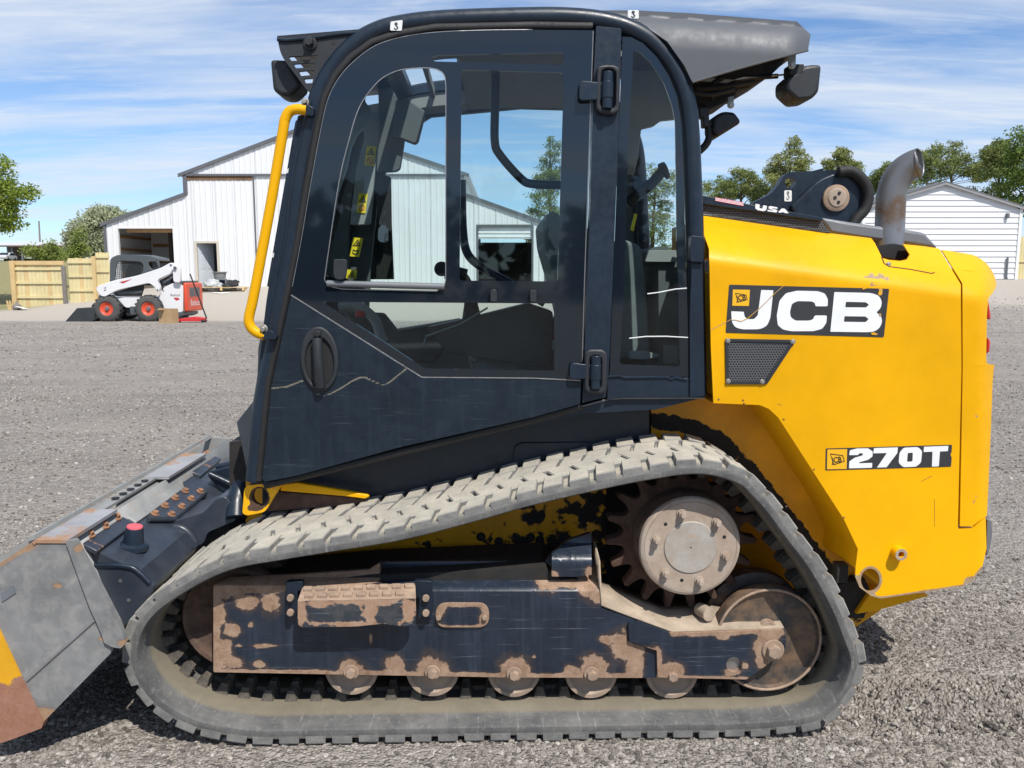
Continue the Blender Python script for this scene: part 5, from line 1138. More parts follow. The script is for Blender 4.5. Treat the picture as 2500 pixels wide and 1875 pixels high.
exo = link('exhaust_stack', MB().add(V_, F_).mesh('exhaust_stack'), m.m, P, 60, solid=.003)
link('exhaust_mouth_shade', mouth, mt['rubber'], exo)  # black disc painted in for the pipe's unlit inside
# boom pivot behind the hood and the boom arm on the far side
bp = rnd(C((380,540),(500,480),(560,415),(590,352),(640,332),(860,320),(1000,315),(1095,350),(1150,420),(1162,520),(1115,620),(1062,690),(840,660),(440,600)), [4,10,10,10,10,4,30,40,40,40,30,4,4,4], 5)
tower = plate('boom_pivot_plate', bp, 1.0, .05, mt['black'], P, [ell(*C((636,402))[0], 13, 14, 20)], .005)
plate('pivot_boss_plate', rnd(C((640,560),(830,380),(960,330),(1060,345),(1120,420),(1130,520),(1090,610),(1030,680),(700,680)), [4,30,30,30,30,30,20,4,4], 4), .975, .026, mt['black'], tower, bevel=.006)
pc = at(*C((955,505))[0], .95)
MB().lathe(pc, (0,1,0), [(.052,.03),(.052,.012),(.040,.006)], 32).build('pin_collar', mt['rustpale'], tower, 40)
MB().lathe(pc, (0,1,0), [(.003,.002),(.033,.002),(.0375,.006),(.0375,.02)], 32).build('pivot_pin', mt['hub'], tower, 40)
for x, y in C((967,473),(938,504),(962,535)): disc('pin_screw', x, y, .949, .951, .0062, mt['rubber'], tower, 0)
hook_sticker(C((594,455),(644,455),(644,530),(594,530)), .998, P)
tube('hydraulic_hose', spline([at(x, y, .96) for x, y in C((960,330),(1040,325),(1105,365),(1150,430),(1160,510),(1135,590),(1080,650),(1040,720))], 6), .021, mt['rubber'], tower, 12)
MB().prism([at(x, y, 1.0) for x, y in C((780,325),(860,305),(858,322))], (0,.3,0)).build('boom_guard', mt['black'], tower)
MB().prism([at(x, y, 1.22) for x, y in rnd(PX((2060,500),(1900,540),(1500,760),(1100,800),(900,880),(780,980),(700,1120),(760,1150),(880,980),(1150,880),(1550,840),(2000,640)), 10, 3)], (0, .12, 0)).build('boom_arm', mt['black'], P, None, .01)
# ---------------------------------------------------------------- bucket
bk = empty('bucket'); bk.parent = P
S0, S1 = -.06, 1.40
m_bk = Mat('worn bucket steel'); b0 = m_bk.mix(m_bk.mr(m_bk.noise(5, 6, .65), .3, .7), (.20,.205,.20), (.33,.335,.325))
b0 = m_bk.mix(m_bk.mr(m_bk.noise(9, 6, .7, dist=.6), .56, .70, 0, .75), b0, (.31,.20,.13)); b0 = m_bk.mix(m_bk.mr(m_bk.noise(1, 4, .7, scl=(8, 8, 60)), .60, .68, 0, .5), b0, (.34,.34,.33))
m_bk.set(col=b0, rough=m_bk.mr(m_bk.noise(24, 4), .3, .7, .42, .7), metal=.15, normal=m_bk.bump(m_bk.noise(40, 5, .65), .2, .003)); mt['bucket'] = m_bk.m
m_sp2 = worn('bucket side steel', (.185,.187,.185), (.31,.20,.12), 'chip', .5, .9, 22, 1.1, (.25,.15,.09), vs_=9, scratch=.5, bump=.25, dust=.8, stain=.3, dustc=(.34,.33,.31))
m_cut = worn('yellow and rust cutting edge', (.60,.30,.01), (.30,.155,.105), 'chip', .5, .9, 26, 1.7, (.24,.11,.065), bump=.3)
sideF = blobs([(60,1320,50,26),(100,1745,60,20),(140,1430,16,10),(250,1560,14,8)], [(G((0,712),(165,603)), 8)], -1)
side = G((-70,760),(0,712),(165,603),(300,612),(360,770),(410,905),(475,1045),(515,1100),(512,1128),(200,1447),(110,1265),(0,1030),(-70,880))
relief('bucket_side_plate', side, S0, m_sp2, bk, step=8, th=.016, attr={'chip': sideF})
cut = G((-70,880),(0,1030),(110,1265),(200,1450),(192,1475),(60,1525),(-70,1570))
relief('side_cutter', cut, S0-.006, m_cut, bk, step=9, th=.026, attr={'chip': lambda x, y: -.55+1.2*sm((y-1590)/120)+.5*sm((60-x)/40)*sm((1640-y)/50)*0})
tube('weld_line', [at(x, y, S0-.001) for x, y in G((125,1255),(440,975))], .004, mt['steel'], bk, 6)
plate('rating_plate', G((0,850),(60,815),(72,850),(8,892)), S0-.003, .003, mt['gray'], bk, bevel=0)
flange = G((302,612),(346,604),(440,780),(545,980),(582,1080),(560,1106),(520,1100),(482,1080),(470,1040),(410,905),(360,770))
relief('side_reinforcement', rnd(flange, 3, 2), S0-.012, m_sp2, bk, step=6, th=.02, attr={'chip': blobs([(300,1570,14,10),(190,1340,12,10)])})
def ext(name, pts, s0, s1, mat, th=None, sm_=None, par=bk):
    P2 = [at(x, y, S0) for x, y in pts]; v = [Vector((p.x, s0, p.z)) for p in P2]+[Vector((p.x, s1, p.z)) for p in P2]; n = len(P2)
    f = [(i, i+1, n+i+1, n+i) for i in range(n-1)]
    me = MB().add(v, f).mesh(name); return link(name, me, mat, par, sm_, solid=th)
ext('bucket_floor', G((505,1120),(200,1440)), S0+.01, S1, mt['bucket'], .016)
ext('cutting_edge', G((200,1440),(60,1520),(-70,1565)), S0+.01, S1, mt['bucket'], .02)
ext('bucket_back', G((300,620),(360,772),(412,905),(476,1045),(508,1118)), S0+.012, S1, mt['bucket'], .012, 40)
ext('lip_bar', G((165,606),(0,714),(-70,762)), S0+.012, S0+.03, mt['bucket'], .016)
q = at(*G((165,603))[0], S0)
lipm = worn('rust streaked lip', (.29,.29,.30), (.33,.20,.125), 'chip', .45, .85, 9, 1.0, (.29,.15,.08), bump=.15)
def lip(s0, s1):
    o = ext('top_lip', G((150,612),(165,601),(318,601)), s0, s1, lipm, .010)
    a_ = o.data.attributes.new('chip', 'FLOAT', 'POINT'); a_.data.foreach_set('value', [.25,.02,-.12]*2); return o
lip(S0-.004, .24); lip(.66, 1.06)
mid = ext('perforated_lip', G((160,612),(170,606),(245,604)), .24, .66, mt['bucket'], .008)
lp0, lp1 = at(*G((185,605))[0], S0), at(*G((215,604))[0], S0)
for k in range(5):
    s_ = .36+k*.058; q = Vector((lp0.x+.02, s_, lp0.z+.0045)); MB().cyl(q, q+Vector((0,0,.002)), .013, n=14).build('lip_hole', mt['rubber'], bk)
fo = MB().prism([Vector((p.x, S1, p.z)) for p in [at(x, y, S0) for x, y in side]], (0, .016, 0)).build('bucket_side_plate', mt['bucket'], bk)
# far front edge, rusty lip seen over the top
ext('front_lip_edge', G((165,600),(135,610)), S0, S1, mt['bucket'], .012)
# black quick hitch on the bucket's back
HS0, HS1 = .04, 1.02
mt['hitch'] = paint('dusty sky tinted black hitch paint', (.026,.033,.046), .36, .25, 6, dust=.4, dustc=(.07,.08,.10))  # blue sky reflection put into the base colour, besides the dust
hp_ = G((322,618),(345,606),(450,652),(652,742),(720,815),(650,960),(570,1010),(480,1020),(400,800))
hp3 = [at(x, y, HS0) for x, y in hp_]
hitch = MB().prism(hp3, (0, HS1-HS0, 0)).build('quick_hitch', mt['hitch'], P, None, .006); tag(hitch, 'black quick hitch plate'); hitch.data.shade_flat()
def hp_on(i, j):                     # plane of a hitch facet
    a_, b_ = hp3[i], hp3[j]; n_ = (b_-a_).cross(Vector((0,1,0))).normalized(); return a_, n_
pl1, n1_ = hp_on(1, 2); pl2, n2_ = hp_on(2, 3)
if n1_.z < 0: n1_ = -n1_
if n2_.z < 0: n2_ = -n2_
def on_plane(pts, p0, n_, up_=0.0): return [MF.on(x, y, p0+n_*up_, n_) for x, y in pts]
m_hp = worn('rust chipped hitch plate', (.034,.042,.058), (.30,.165,.10), 'chip', .36, .9, 45, .9, bump=.2)  # base blued like the hitch paint to carry the sky's reflection
def slab(nm, pts, p0, n_, th, mat, par=hitch, chipv=None):
    q_ = on_plane(pts, p0, n_, th); mb = MB().prism(q_, -n_*th*1.2); me = mb.mesh(nm)
    if chipv is not None:
        a_ = me.attributes.new('chip', 'FLOAT', 'POINT'); a_.data.foreach_set('value', [chipv]*len(me.vertices))
    return link(nm, me, mat, par, None, .003)
b1 = slab('bolt_plate', T((0,1120),(300,925),(482,1020),(140,1272),(0,1200)), pl1, n1_, .012, m_hp, chipv=-.22)
b2 = slab('bolt_plate', T((905,520),(1090,380),(1258,440),(1075,595)), pl1, n1_, .012, m_hp, chipv=-.2)
for pl, par in (((55,1130),b1),((185,1050),b1),((295,975),b1),((995,492),b2),((1065,450),b2),((1130,405),b2)):
    q_ = MF.on(*T(pl)[0], pl1+n1_*.012, n1_); MB().cyl(q_, q_+n1_*.006, .020, n=18).cyl(q_+n1_*.005, q_+n1_*.016, .013, n=6).build('hitch_bolt', mt['rustbolt'], hitch, 30, .001)
slab('back_sheet', T((305,890),(490,1012),(600,940),(925,700),(905,640),(780,490),(650,520),(330,780)), pl1, n1_, .008, mt['bucket'])
b3 = slab('centre_plate', T((600,950),(930,700),(1105,745),(840,975)), pl1, n1_, .02, mt['hitch'])
for pl in ((655,942),(745,872),(838,802),(928,738),(805,950),(895,878),(980,808),(1062,742)):
    q_ = MF.on(*T(pl)[0], pl1+n1_*.02, n1_); MB().cyl(q_, q_+n1_*.004, .014, n=14).cyl(q_+n1_*.003, q_+n1_*.013, .010, n=6).build('hitch_bolt', mt['rustbolt'], hitch, 30, .001)
for a_, b_ in (((600,985),(840,985)), ((840,975),(1105,755))):
    tube('weld_rib', on_plane(T(a_, b_), pl1, n1_, .012), .011, mt['hitch'], hitch, 8)
sq = MF.on(*T((460,1230))[0], pl2, n2_); sa = (n1_+Vector((-.25,-.05,.25))).normalized()
stub = MB().lathe(sq, sa, [(.045,-.005),(.043,.008),(.030,.014),(.025,.060),(.024,.062)], 28).build('guide_pin', mt['black'], hitch, 40)
MB().lathe(sq+sa*.062, sa, [(.003,.0),(.0235,.0),(.022,.004),(.003,.004)], 24).build('pin_cap', paint('faded red cap', (.62,.10,.12), .55, .1), hitch, 40)
# saddle block and far hooks
sadd = MB().prism([MF.at(x, y, .42) for x, y in rnd(T((745,1060),(800,1010),(1095,925),(1210,800),(1290,780),(1350,850),(1390,1000),(1130,1110),(1100,1200),(960,1300),(860,1160)), 8, 3)], (0, .25, 0)).build('hitch_saddle', mt['hitch'], hitch, None, .012)
tube('saddle_rib', spline([at(x, y, .41) for x, y in T((750,1070),(870,1060),(960,1110),(1020,1200))], 5), .012, mt['hitch'], hitch, 8)
for x, y in J((145,392),(212,550)): disc('plate_hole', x, y, HS0-.001, HS0+.002, .0055, mt['steel'], hitch, 0)
tube('side_rib', spline([at(x, y, HS0) for x, y in T((50,1400),(400,1410),(520,1470),(610,1560))], 5), .008, mt['black'], hitch, 8)
arm2 = plate('boom_nose', rnd(T((1140,560),(1290,520),(1450,505),(1480,640),(1400,720),(1330,770),(1250,740),(1130,600)), 8, 3), .86, .16, mt['black'], hitch, bevel=.01)
tube('boom_weld', [at(x, y, .855) for x, y in T((1150,580),(1390,690))], .012, mt['black'], hitch, 8)
disc('nose_pin', *T((1412,600))[0], .85, .87, .033, mt['rustbolt'], hitch, .003)
disc('pin_centre', *T((1420,598))[0], .848, .851, .005, mt['rubber'], hitch, 0)
tube('tilt_hose', spline([at(x, y, .9) for x, y in T((1210,515),(1300,500),(1420,470),(1490,440))], 5), .012, mt['black'], hitch, 8)
MB().obox(at(*T((1400,460))[0], .9), (.02,0,0), (0,.02,0), (0,0,.018)).build('hose_fitting', mt['steel'], hitch, None, .004)
tube('tilt_cylinder', [at(*T((1480,470))[0], .55), at(*T((1395,850))[0], .45), at(*T((1390,980))[0], .42)], .035, mt['black'], bk, 16)
# ================================================================ far things and trees
def shed():
    f0 = Frame((0, 150, 0), 0); s = empty('open_shed', f0.o); tag(s, 'long low open fronted shed with pale roof far behind the fence', 'shed')
    a_ = f0.at(*M((-300,372))[0], 0); b_ = f0.at(*M((1195,362))[0], 0); zg = 4.0
    MB().prism([(a_.x-1, -1.0, a_.z-.05), (a_.x-1, -1.0, a_.z+.12), (a_.x-1, 9, a_.z+1.15), (a_.x-1, 9, a_.z+.95)], (b_.x-a_.x+1.3, 0, 0)).build('roof', mt['roofm'], s)
    boxl('fascia', (a_.x-1, -1.1, a_.z-.2), (b_.x+.3, -1.0, a_.z+.05), paint('brown fascia', (.12,.07,.06), .7), s)
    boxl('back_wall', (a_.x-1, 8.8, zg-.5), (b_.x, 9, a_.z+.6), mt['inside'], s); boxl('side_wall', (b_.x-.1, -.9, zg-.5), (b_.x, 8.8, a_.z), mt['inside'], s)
    for xx in (-150, 140, 215, 395, 640, 900, 1185):
        p = f0.at(*M((xx, 450))[0], -.5); boxl('post', (p.x-.14, -.6, zg-.5), (p.x+.14, -.32, a_.z-.1), mt['gray'], s)
    return s
shed()
def car(px, py, y, w, colr, label, rz):
    p = wd(px, py, y); z0 = terr(p.x, y)
    c_ = empty('parked_car', (p.x, y, z0), rz); tag(c_, label, 'car', 'cars parked at the far shed')
    mm = paint('car paint', colr, .3, .05, 2)
    prof = [(-2.2,.35),(2.2,.35),(2.25,.75),(2.1,.95),(1.1,1.02),(.5,1.42),(-.9,1.45),(-1.6,1.0),(-2.2,.92)]
    MB().prism([(x, -.85, z) for x, z in prof], (0, 1.7, 0)).build('body', mm, c_, None, .08, 2)
    MB().prism([(x, -.865, z) for x, z in ((.95,1.02),(.42,1.36),(-.8,1.38),(-1.35,1.02))], (0, 1.73, 0)).build('side_glass', mt['frit'], c_)
    MB().prism([(1.12,-.7,1.04),(1.12,.7,1.04),(.56,.62,1.40),(.56,-.62,1.40)], (.03,0,.02)).build('windscreen', mt['frit'], c_)
    for x in (-1.35, 1.4):
        for yy in (-.86, .66): MB().cyl((x, yy, .33), (x, yy+.2, .33), .33, n=18).build('wheel', mt['rubber'], c_, 40)
    for yy in (-.6, .6): MB().cyl((2.2, yy, .72), (2.28, yy, .72), .11, n=12).build('headlight', mt['white'], c_)
car(*M((118,600))[0], 141, 2, (.50,.50,.52), 'silver car parked at the left end of the far shed', R(-80))
car(*M((585,555))[0], 143, 2, (.55,.60,.56), 'pale car half hidden behind the shrub at the far shed', R(-70))
h_ = Frame((0, 110, 0), 0); hs = empty('far_house', h_.o); tag(hs, 'low pale house with grey roof beyond the tallest fence panel', 'house')
a_, b_ = h_.at(*M((1530,400))[0], 0), h_.at(*M((1960,400))[0], 0)
boxl('wall', (a_.x, 0, 2.6), (b_.x, 6, a_.z), mt['white'], hs); MB().prism([(a_.x-.4,-.5,a_.z-.1),(b_.x+.4,-.5,a_.z-.1),(b_.x+.4,3,a_.z+1.2),(a_.x-.4,3,a_.z+1.2)], (0,.1,.15)).build('roof', mt['gray'], hs)
for k in range(2): boxl('window', (lerp(a_.x, b_.x, .2+.4*k), -.03, a_.z-1.2), (lerp(a_.x, b_.x, .35+.4*k), -.005, a_.z-.4), mt['frit'], hs)
p = wd(*K((303,905))[0], 158); pt = wd(*K((300,757))[0], 158); o = MB().cyl((p.x, 158, 3.5), (pt.x, 158, pt.z), .2, .14, 8).build('utility_pole', mt['postg'], None, 60); tag(o, 'bare thin pole rising behind the far shed', 'pole')

def leafmat(name, c1, c2, tr=.35):
    m = Mat(name); n1 = m.noise(.9, 3, .6); cc = m.mix(m.mr(n1, .3, .7), c1, c2); cc = m.mix(m.mr(m.noise(7, 2), .3, .7, 0, .5), cc, sc3(c1, .6))
    m.n.remove(m.b); d = m.node('ShaderNodeBsdfDiffuse'); t = m.node('ShaderNodeBsdfTranslucent'); x = m.node('ShaderNodeMixShader'); x.inputs[0].default_value = tr
    m.l.new(cc, d.inputs[0]); m.l.new(cc, t.inputs[0]); m.l.new(d.outputs[0], x.inputs[1]); m.l.new(t.outputs[0], x.inputs[2]); m.l.new(x.outputs[0], m.out.inputs[0]); return m.m
LM = dict(cotton=leafmat('cottonwood leaves', (.20,.28,.045), (.36,.43,.10)), olive=leafmat('grey olive leaves', (.36,.40,.24), (.55,.57,.40)), pine=leafmat('pine needles', (.15,.20,.07), (.33,.37,.145), .25), pine2=leafmat('yellow green pine needles', (.21,.245,.08), (.41,.43,.175), .25), dark=leafmat('dark leaves', (.09,.15,.04), (.24,.32,.085)), shrub=leafmat('shrub leaves', (.20,.27,.065), (.37,.41,.14)))
mt['bark'] = paint('bark', (.10,.075,.055), .95, .3, 5, bump=.5, bs=20)
def leaf_quads(rg, c_, r, n, size, asp=.55, flat=1.0, V_=None, F_=None):
    for _ in range(n):
        while True:
            d = Vector((rg.uniform(-1,1), rg.uniform(-1,1), rg.uniform(-1,1)))
            if d.length <= 1: break
        p = c_+Vector((d.x*r, d.y*r, d.z*r*flat)); u_ = Vector((rg.gauss(0,1), rg.gauss(0,1), rg.gauss(0,.8))).normalized(); w_ = u_.orthogonal().normalized()
        w_.rotate(Matrix.Rotation(rg.uniform(0, 6.28), 3, u_)); s = size*rg.uniform(.6, 1.3); o_ = len(V_)
        V_ += [p-u_*s, p+w_*s*asp, p+u_*s, p-w_*s*asp]; F_.append((o_, o_+1, o_+2, o_+3))
def tree(name, label, base, lobes, leaf, lm, n_clump, leaves, group=None, trunk=.18, seed=1, cl=.5, pine=False, asp=.55, limbs=7):
    """lobes: crown ellipsoids (offset from base, radii); clumps of leaf faces are spread through them"""
    rg = random.Random(seed); t = empty(name, base); tag(t, label, 'tree', group)
    if pine:                             # ragged side lobes and a skirt of lower boughs
        lobes = list(lobes)
        for _ in range(10):
            a, r = rg.choice(lobes[:6]); an = rg.uniform(0, 6.28); q = rg.uniform(.28, .5)
            lobes.append((a+Vector((math.cos(an)*r[0]*.95, rg.uniform(-.5,.5)*r[1], math.sin(an)*r[2]*.95)), (r[0]*q, r[1]*q, r[2]*q)))
        zl = min(a.z-r[2] for a, r in lobes); w0 = max(r[0] for a, r in lobes)
        for k in range(7):
            lobes.append((Vector((rg.uniform(-1,1)*w0*1.0, rg.uniform(-1,1)*w0, zl*(.15+.12*k))), (w0*.6, w0*.6, w0*.38)))
    V_, F_ = [], []; tot = sum(a.x*a.y*a.z if False else (r[0]*r[1]*r[2])**.67 for a, r in lobes); tips = []
    for a, r in lobes:
        n = max(3, int(n_clump*((r[0]*r[1]*r[2])**.67)/tot))
        for _ in range(n):
            while True:
                d = Vector((rg.uniform(-1,1), rg.uniform(-1,1), rg.uniform(-1,1)))
                if .35 < d.length <= 1: break
            c_ = a+Vector((d.x*r[0], d.y*r[1], d.z*r[2])); q = cl*rg.uniform(.6, 1.35); leaf_quads(rg, c_, q, leaves, leaf, asp, .65, V_, F_); tips.append(c_)
    me = bpy.data.meshes.new('crown'); me.from_pydata([tuple(v) for v in V_], [], F_); me.update(); link('crown', me, lm, t)
    top = max(a.z+r[2]*.5 for a, r in lobes); ax = sum((a for a, r in lobes), Vector())/len(lobes); mb = MB()
    tr_ = [Vector((0,0,-.3)), Vector((ax.x*.3, ax.y*.3, top*.3)), Vector((ax.x*.7, ax.y*.7, top*.6)), Vector((ax.x, ax.y, top))]
    mb.tube(spline(tr_, 4), [trunk*(1-.85*i/12) for i in range(13)], 8)
    rg.shuffle(tips)
    for c_ in tips[:limbs]:
        z = max(.15*top, min(top*.9, c_.z-(.6 if not pine else -.1))); k = z/top; p0 = Vector((ax.x*k, ax.y*k, z*.85)); mb.tube([p0, p0.lerp(c_, .5)+Vector((0,0,.15)), c_], [trunk*.35*(1-k*.6), trunk*.22*(1-k*.5), .015], 5)
    mb.build('trunk', mt['bark'], t, 60)
    return t
def at_px(px, py, y): return wd(px, py, y)
def px_tree(name, label, y, lobes_px, leaf, lm, n_clump, leaves, base_x=None, **kw):
    """lobes given as photo pixel centres and pixel radii at distance y"""
    k = y/FPX; L_ = []
    bx_ = wd(base_x if base_x is not None else lobes_px[0][0], 650, y).x; bz = terr(bx_, y); b = Vector((bx_, y, bz))
    for cx_, cy_, rx, ry in lobes_px:
        p = wd(cx_, cy_, y)-b; L_.append((p+Vector((0, rng.uniform(-.5,.5), 0)), (rx*k, rx*k*.9, ry*k)))
    return tree(name, label, b, L_, leaf, lm, n_clump, leaves, **kw)
px_tree('cottonwood_tree', 'bright green cottonwood reaching in at the left edge', 34, [(-60,470,70,70),(5,430,34,50),(-20,520,60,50),(20,480,34,30),(60,478,36,20),(35,530,34,34),(-40,390,40,50),(-80,340,60,70),(10,555,16,22),(80,470,16,12),(5,490,36,50)], .062, LM['cotton'], 620, 26, base_x=-110, seed=4, cl=.30, trunk=.22)
px_tree('olive_tree', 'grey green rounded tree behind the left end of the barn', 50, [(238,560,48,46),(262,530,40,24),(205,572,36,38),(245,605,30,28),(292,532,28,14),(180,585,24,30),(235,520,26,14)], .085, LM['olive'], 480, 26, base_x=250, seed=5, cl=.42, trunk=.2)
px_tree('yellow_green_tree', 'smaller yellow green tree in front of the grey green tree', 46, [(200,580,16,26),(198,612,24,22),(182,622,26,16)], .06, LM['shrub'], 120, 20, base_x=200, seed=6, cl=.30, trunk=.1)
px_tree('shrub', 'leafy shrub growing behind the lowest fence panel', 40, [(110,620,36,20),(130,605,14,20),(85,612,16,14),(140,625,20,12),(70,622,14,8)], .055, LM['shrub'], 170, 20, base_x=115, seed=7, cl=.26, trunk=.06)
pines = [('pine_tree', 'low rounded pine just right of the cab', 58, [(1815,452,40,28),(1780,465,20,20),(1850,470,26,26),(1775,478,26,12),(1815,425,26,14)], 'pine', 8, 1815),
 ('pine_tree', 'tall pointed pine right of the low rounded pine', 56, [(1930,430,44,26),(1930,395,36,26),(1932,365,16,22),(1895,415,26,16),(1965,402,20,16),(1900,450,30,16)], 'pine2', 9, 1930),
 ('pine_tree', 'pine peeking above the black boom pivot', 60, [(2062,405,36,18),(2060,380,18,14),(2090,405,18,12),(2085,430,20,16)], 'pine2', 10, 2062),
 ('pine_tree', 'pine partly hidden behind the exhaust pipe', 58, [(2150,440,26,24),(2160,415,14,14),(2140,455,16,18),(2175,440,20,22)], 'pine', 11, 2155),
 ('pine_tree', 'broad pine above the garage roof ridge', 52, [(2300,395,56,36),(2310,365,36,18),(2355,400,40,26),(2270,420,40,26),(2380,425,36,20),(2250,395,26,20)], 'pine', 12, 2320),
 ('pine_tree', 'thin trunked pine right of the garage ridge', 50, [(2425,385,26,30),(2432,360,16,14),(2455,400,26,20),(2405,375,18,12),(2440,420,30,10)], 'pine', 13, 2428),
 ('pine_tree', 'hazy low pine between the cab and the boom pivot', 75, [(1720,470,40,24),(1745,450,24,18),(1870,470,40,26),(1990,450,36,24)], 'pine', 17, 1760),
 ('pine_tree', 'pine filling the gap between exhaust and broad pine', 66, [(2215,430,36,30),(2230,400,26,22),(2190,450,30,20),(2400,420,40,26)], 'pine2', 18, 2215),
 ('pine_tree', 'pine seen through the rear pane of the cab door', 60, [(1345,410,36,30),(1350,370,24,26),(1335,450,40,22),(1370,430,30,24),(1325,480,36,20),(1345,520,44,30),(1350,560,46,26)], 'pine', 14, 1345),
 ('pine_tree', 'pine seen through the rear quarter window', 62, [(1590,430,30,30),(1570,470,36,26),(1610,460,30,22),(1640,450,26,30),(1590,510,44,30),(1600,560,44,30)], 'pine', 16, 1590)]
for nm, lab, y, lo, lm, sd, b_ in pines: px_tree(nm, lab, y, lo, .10, LM[lm], 520, 30, base_x=b_, seed=sd, group='pines beyond the yard', cl=.34, trunk=.2, pine=True, asp=.30, limbs=14)
px_tree('leafy_tree', 'dark leafy tree filling the right edge above the garage', 44, [(2510,400,60,60),(2490,350,30,40),(2500,460,50,46),(2475,430,34,30),(2480,500,40,26),(2560,380,60,90),(2475,385,20,30)], .075, LM['dark'], 420, 26, base_x=2540, seed=15, cl=.38, trunk=.22)
# the wood that stands behind the viewer, seen only mirrored in the glass
V_, F_ = [], []; rg = random.Random(21)
for k in range(150):
    x = rg.uniform(-75, 75); y = rg.uniform(-62, -42); h = rg.uniform(4, 8.5); r = rg.uniform(1.6, 3.2)
    for j in range(9):
        c_ = Vector((x+rg.uniform(-r,r)*.7, y+rg.uniform(-r,r)*.7, h*(.15+.09*j)))
        leaf_quads(rg, c_, r*(1.05-.085*j), 14, .75, .6, .8, V_, F_)
me = bpy.data.meshes.new('distant_wood'); me.from_pydata([tuple(v) for v in V_], [], F_); me.update(); tag(link('distant_wood', me, paint('shaded wood', (.02,.03,.012), .95, .3, .3)), 'dark wood mirrored in the cab glass', 'wood', kind='stuff')  # colour darkened to hold the shade of the wood's backlit side
# ================================================================ white skid steer loader in the background
SB = Frame((0, 25.4, 0), 0); skid = empty('skid_steer_loader', SB.o); tag(skid, 'white skid steer loader with orange wheels parked in front of the barn', 'skid steer')
def sp(nm, poly, s, th, mat, par=None, holes=None, bevel=.012): return plate(nm, poly, s, th, mat, par or skid, holes, bevel, SB)
mt['skw'] = paint('white machine paint', (.70,.70,.70), .35, .04, 2); mt['skr'] = paint('orange red paint', (.62,.075,.03), .4, .06, 2); mt['skg'] = paint('dark grey machine paint', (.075,.085,.092), .45, .1, 2); mt['skb'] = paint('black machine parts', (.018,.018,.02), .6, .2, 4)
WB = 1.55
sp('body', rnd(LL((480,650),(620,690),(720,690),(1080,690),(1300,700),(1380,560),(1560,480),(1645,520),(1640,905),(1400,880),(1330,800),(1200,760),(1060,800),(1000,830),(860,840),(800,760),(640,700),(520,720)), 8, 3), .18, WB-.36, mt['skw'])
sp('undercarriage', LL((850,830),(1050,830),(1560,900),(1560,985),(880,945)), .3, WB-.6, mt['skb'])
sp('side_step', rnd(LL((915,820),(1030,818),(1025,925),(930,935)), 4, 2), .1, .3, mt['skg'])
arm = sp('lift_arm', rnd(LL((475,560),(500,540),(700,470),(1000,410),(1190,350),(1340,300),(1470,228),(1520,235),(1555,290),(1490,330),(1470,380),(1330,440),(1295,470),(1325,560),(1320,610),(1285,620),(1262,560),(1180,500),(1100,520),(750,600),(640,660),(560,700),(500,640),(470,600)), 10, 3), 0, .16, mt['skw'])
sp('arm_stripe', LL((780,490),(950,450),(830,508)), -.006, .006, paint('red stripe', (.5,.04,.05), .4), arm, bevel=0)
for x, y, r_ in ((1475,262,14),(1530,298,20),(1295,595,10),(565,690,12)): 
    c_ = SB.at(*LL((x, y))[0], -.01); MB().cyl(c_, c_+Vector((0,.03,0)), r_/5.53/79, n=14).build('pivot_pin', mt['skg'], arm, 40)
textmesh('arm_mark', 'Z', SB.at(*LL((570,610))[0], -.006), (1,0,.25), (0,0,1), .14, mt['skg'], arm)
farm = sp('lift_arm', rnd(LL((475,560),(700,470),(1190,350),(1340,300),(1470,228),(1555,290),(1470,380),(1295,470),(1180,500),(750,600),(560,700),(470,600)), 10, 3), WB-.16, .16, mt['skw'])
sp('rear_upright', rnd(LL((1500,320),(1560,270),(1600,280),(1605,500),(1510,490)), 5, 2), .05, .14, mt['skw'])
sp('rear_upright', rnd(LL((1500,320),(1560,270),(1600,280),(1605,500),(1510,490)), 5, 2), WB-.19, .14, mt['skw'])
c0_, c1_ = SB.at(*LL((1560,285))[0], .1), SB.at(*LL((1560,285))[0], WB-.1); MB().cyl(c0_, c1_, .07, n=12).build('cross_tube', mt['skw'], skid, 40)
sp('engine_lid', rnd(LL((1600,480),(1640,470),(1640,520),(1600,505)), 2, 2), .15, WB-.3, mt['skg'])
tube('lift_cylinder', [SB.at(*LL((1330,470))[0], .22), SB.at(*LL((1385,620))[0], .22)], .045, mt['skb'], skid)
tube('hydraulic_line', [SB.at(*LL((1370,500))[0], .3), SB.at(*LL((1500,420))[0], .3), SB.at(*LL((1560,400))[0], .5)], .03, mt['steel'], skid)
cabp = rnd(LL((655,165),(760,125),(900,118),(1180,135),(1280,160),(1310,200),(1335,300),(1200,360),(1100,400),(1000,415),(700,495),(650,500)), 10, 3)
scab = sp('cab', cabp, .28, .05, mt['skg'], None, [rnd(LL((745,235),(800,200),(1060,215),(1095,240),(1110,300),(1085,385),(830,440),(712,470)), 8, 3), rnd(LL((1165,215),(1270,210),(1300,260),(1300,310),(1230,325),(1180,280)), 8, 3)])
sp('cab', cabp, WB-.33, .05, mt['skg'], None, [rnd(LL((745,235),(800,200),(1060,215),(1095,240),(1110,300),(1085,385),(830,440),(712,470)), 8, 3), rnd(LL((1165,215),(1270,210),(1300,260),(1300,310),(1230,325),(1180,280)), 8, 3)])
r0, r1 = SB.at(*LL((660,165))[0], .3), SB.at(*LL((1290,165))[0], .3); rt = SB.at(*LL((900,120))[0], .3).z
MB().prism([(r0.x, .3, r0.z-.06), (r0.x+.2, .3, rt-.01), (r0.x+1.0, .3, rt), (r1.x, .3, r1.z), (r1.x+.03, .3, r1.z-.08)], (0, WB-.62, 0)).build('roof', mt['skg'], scab, None, .02)
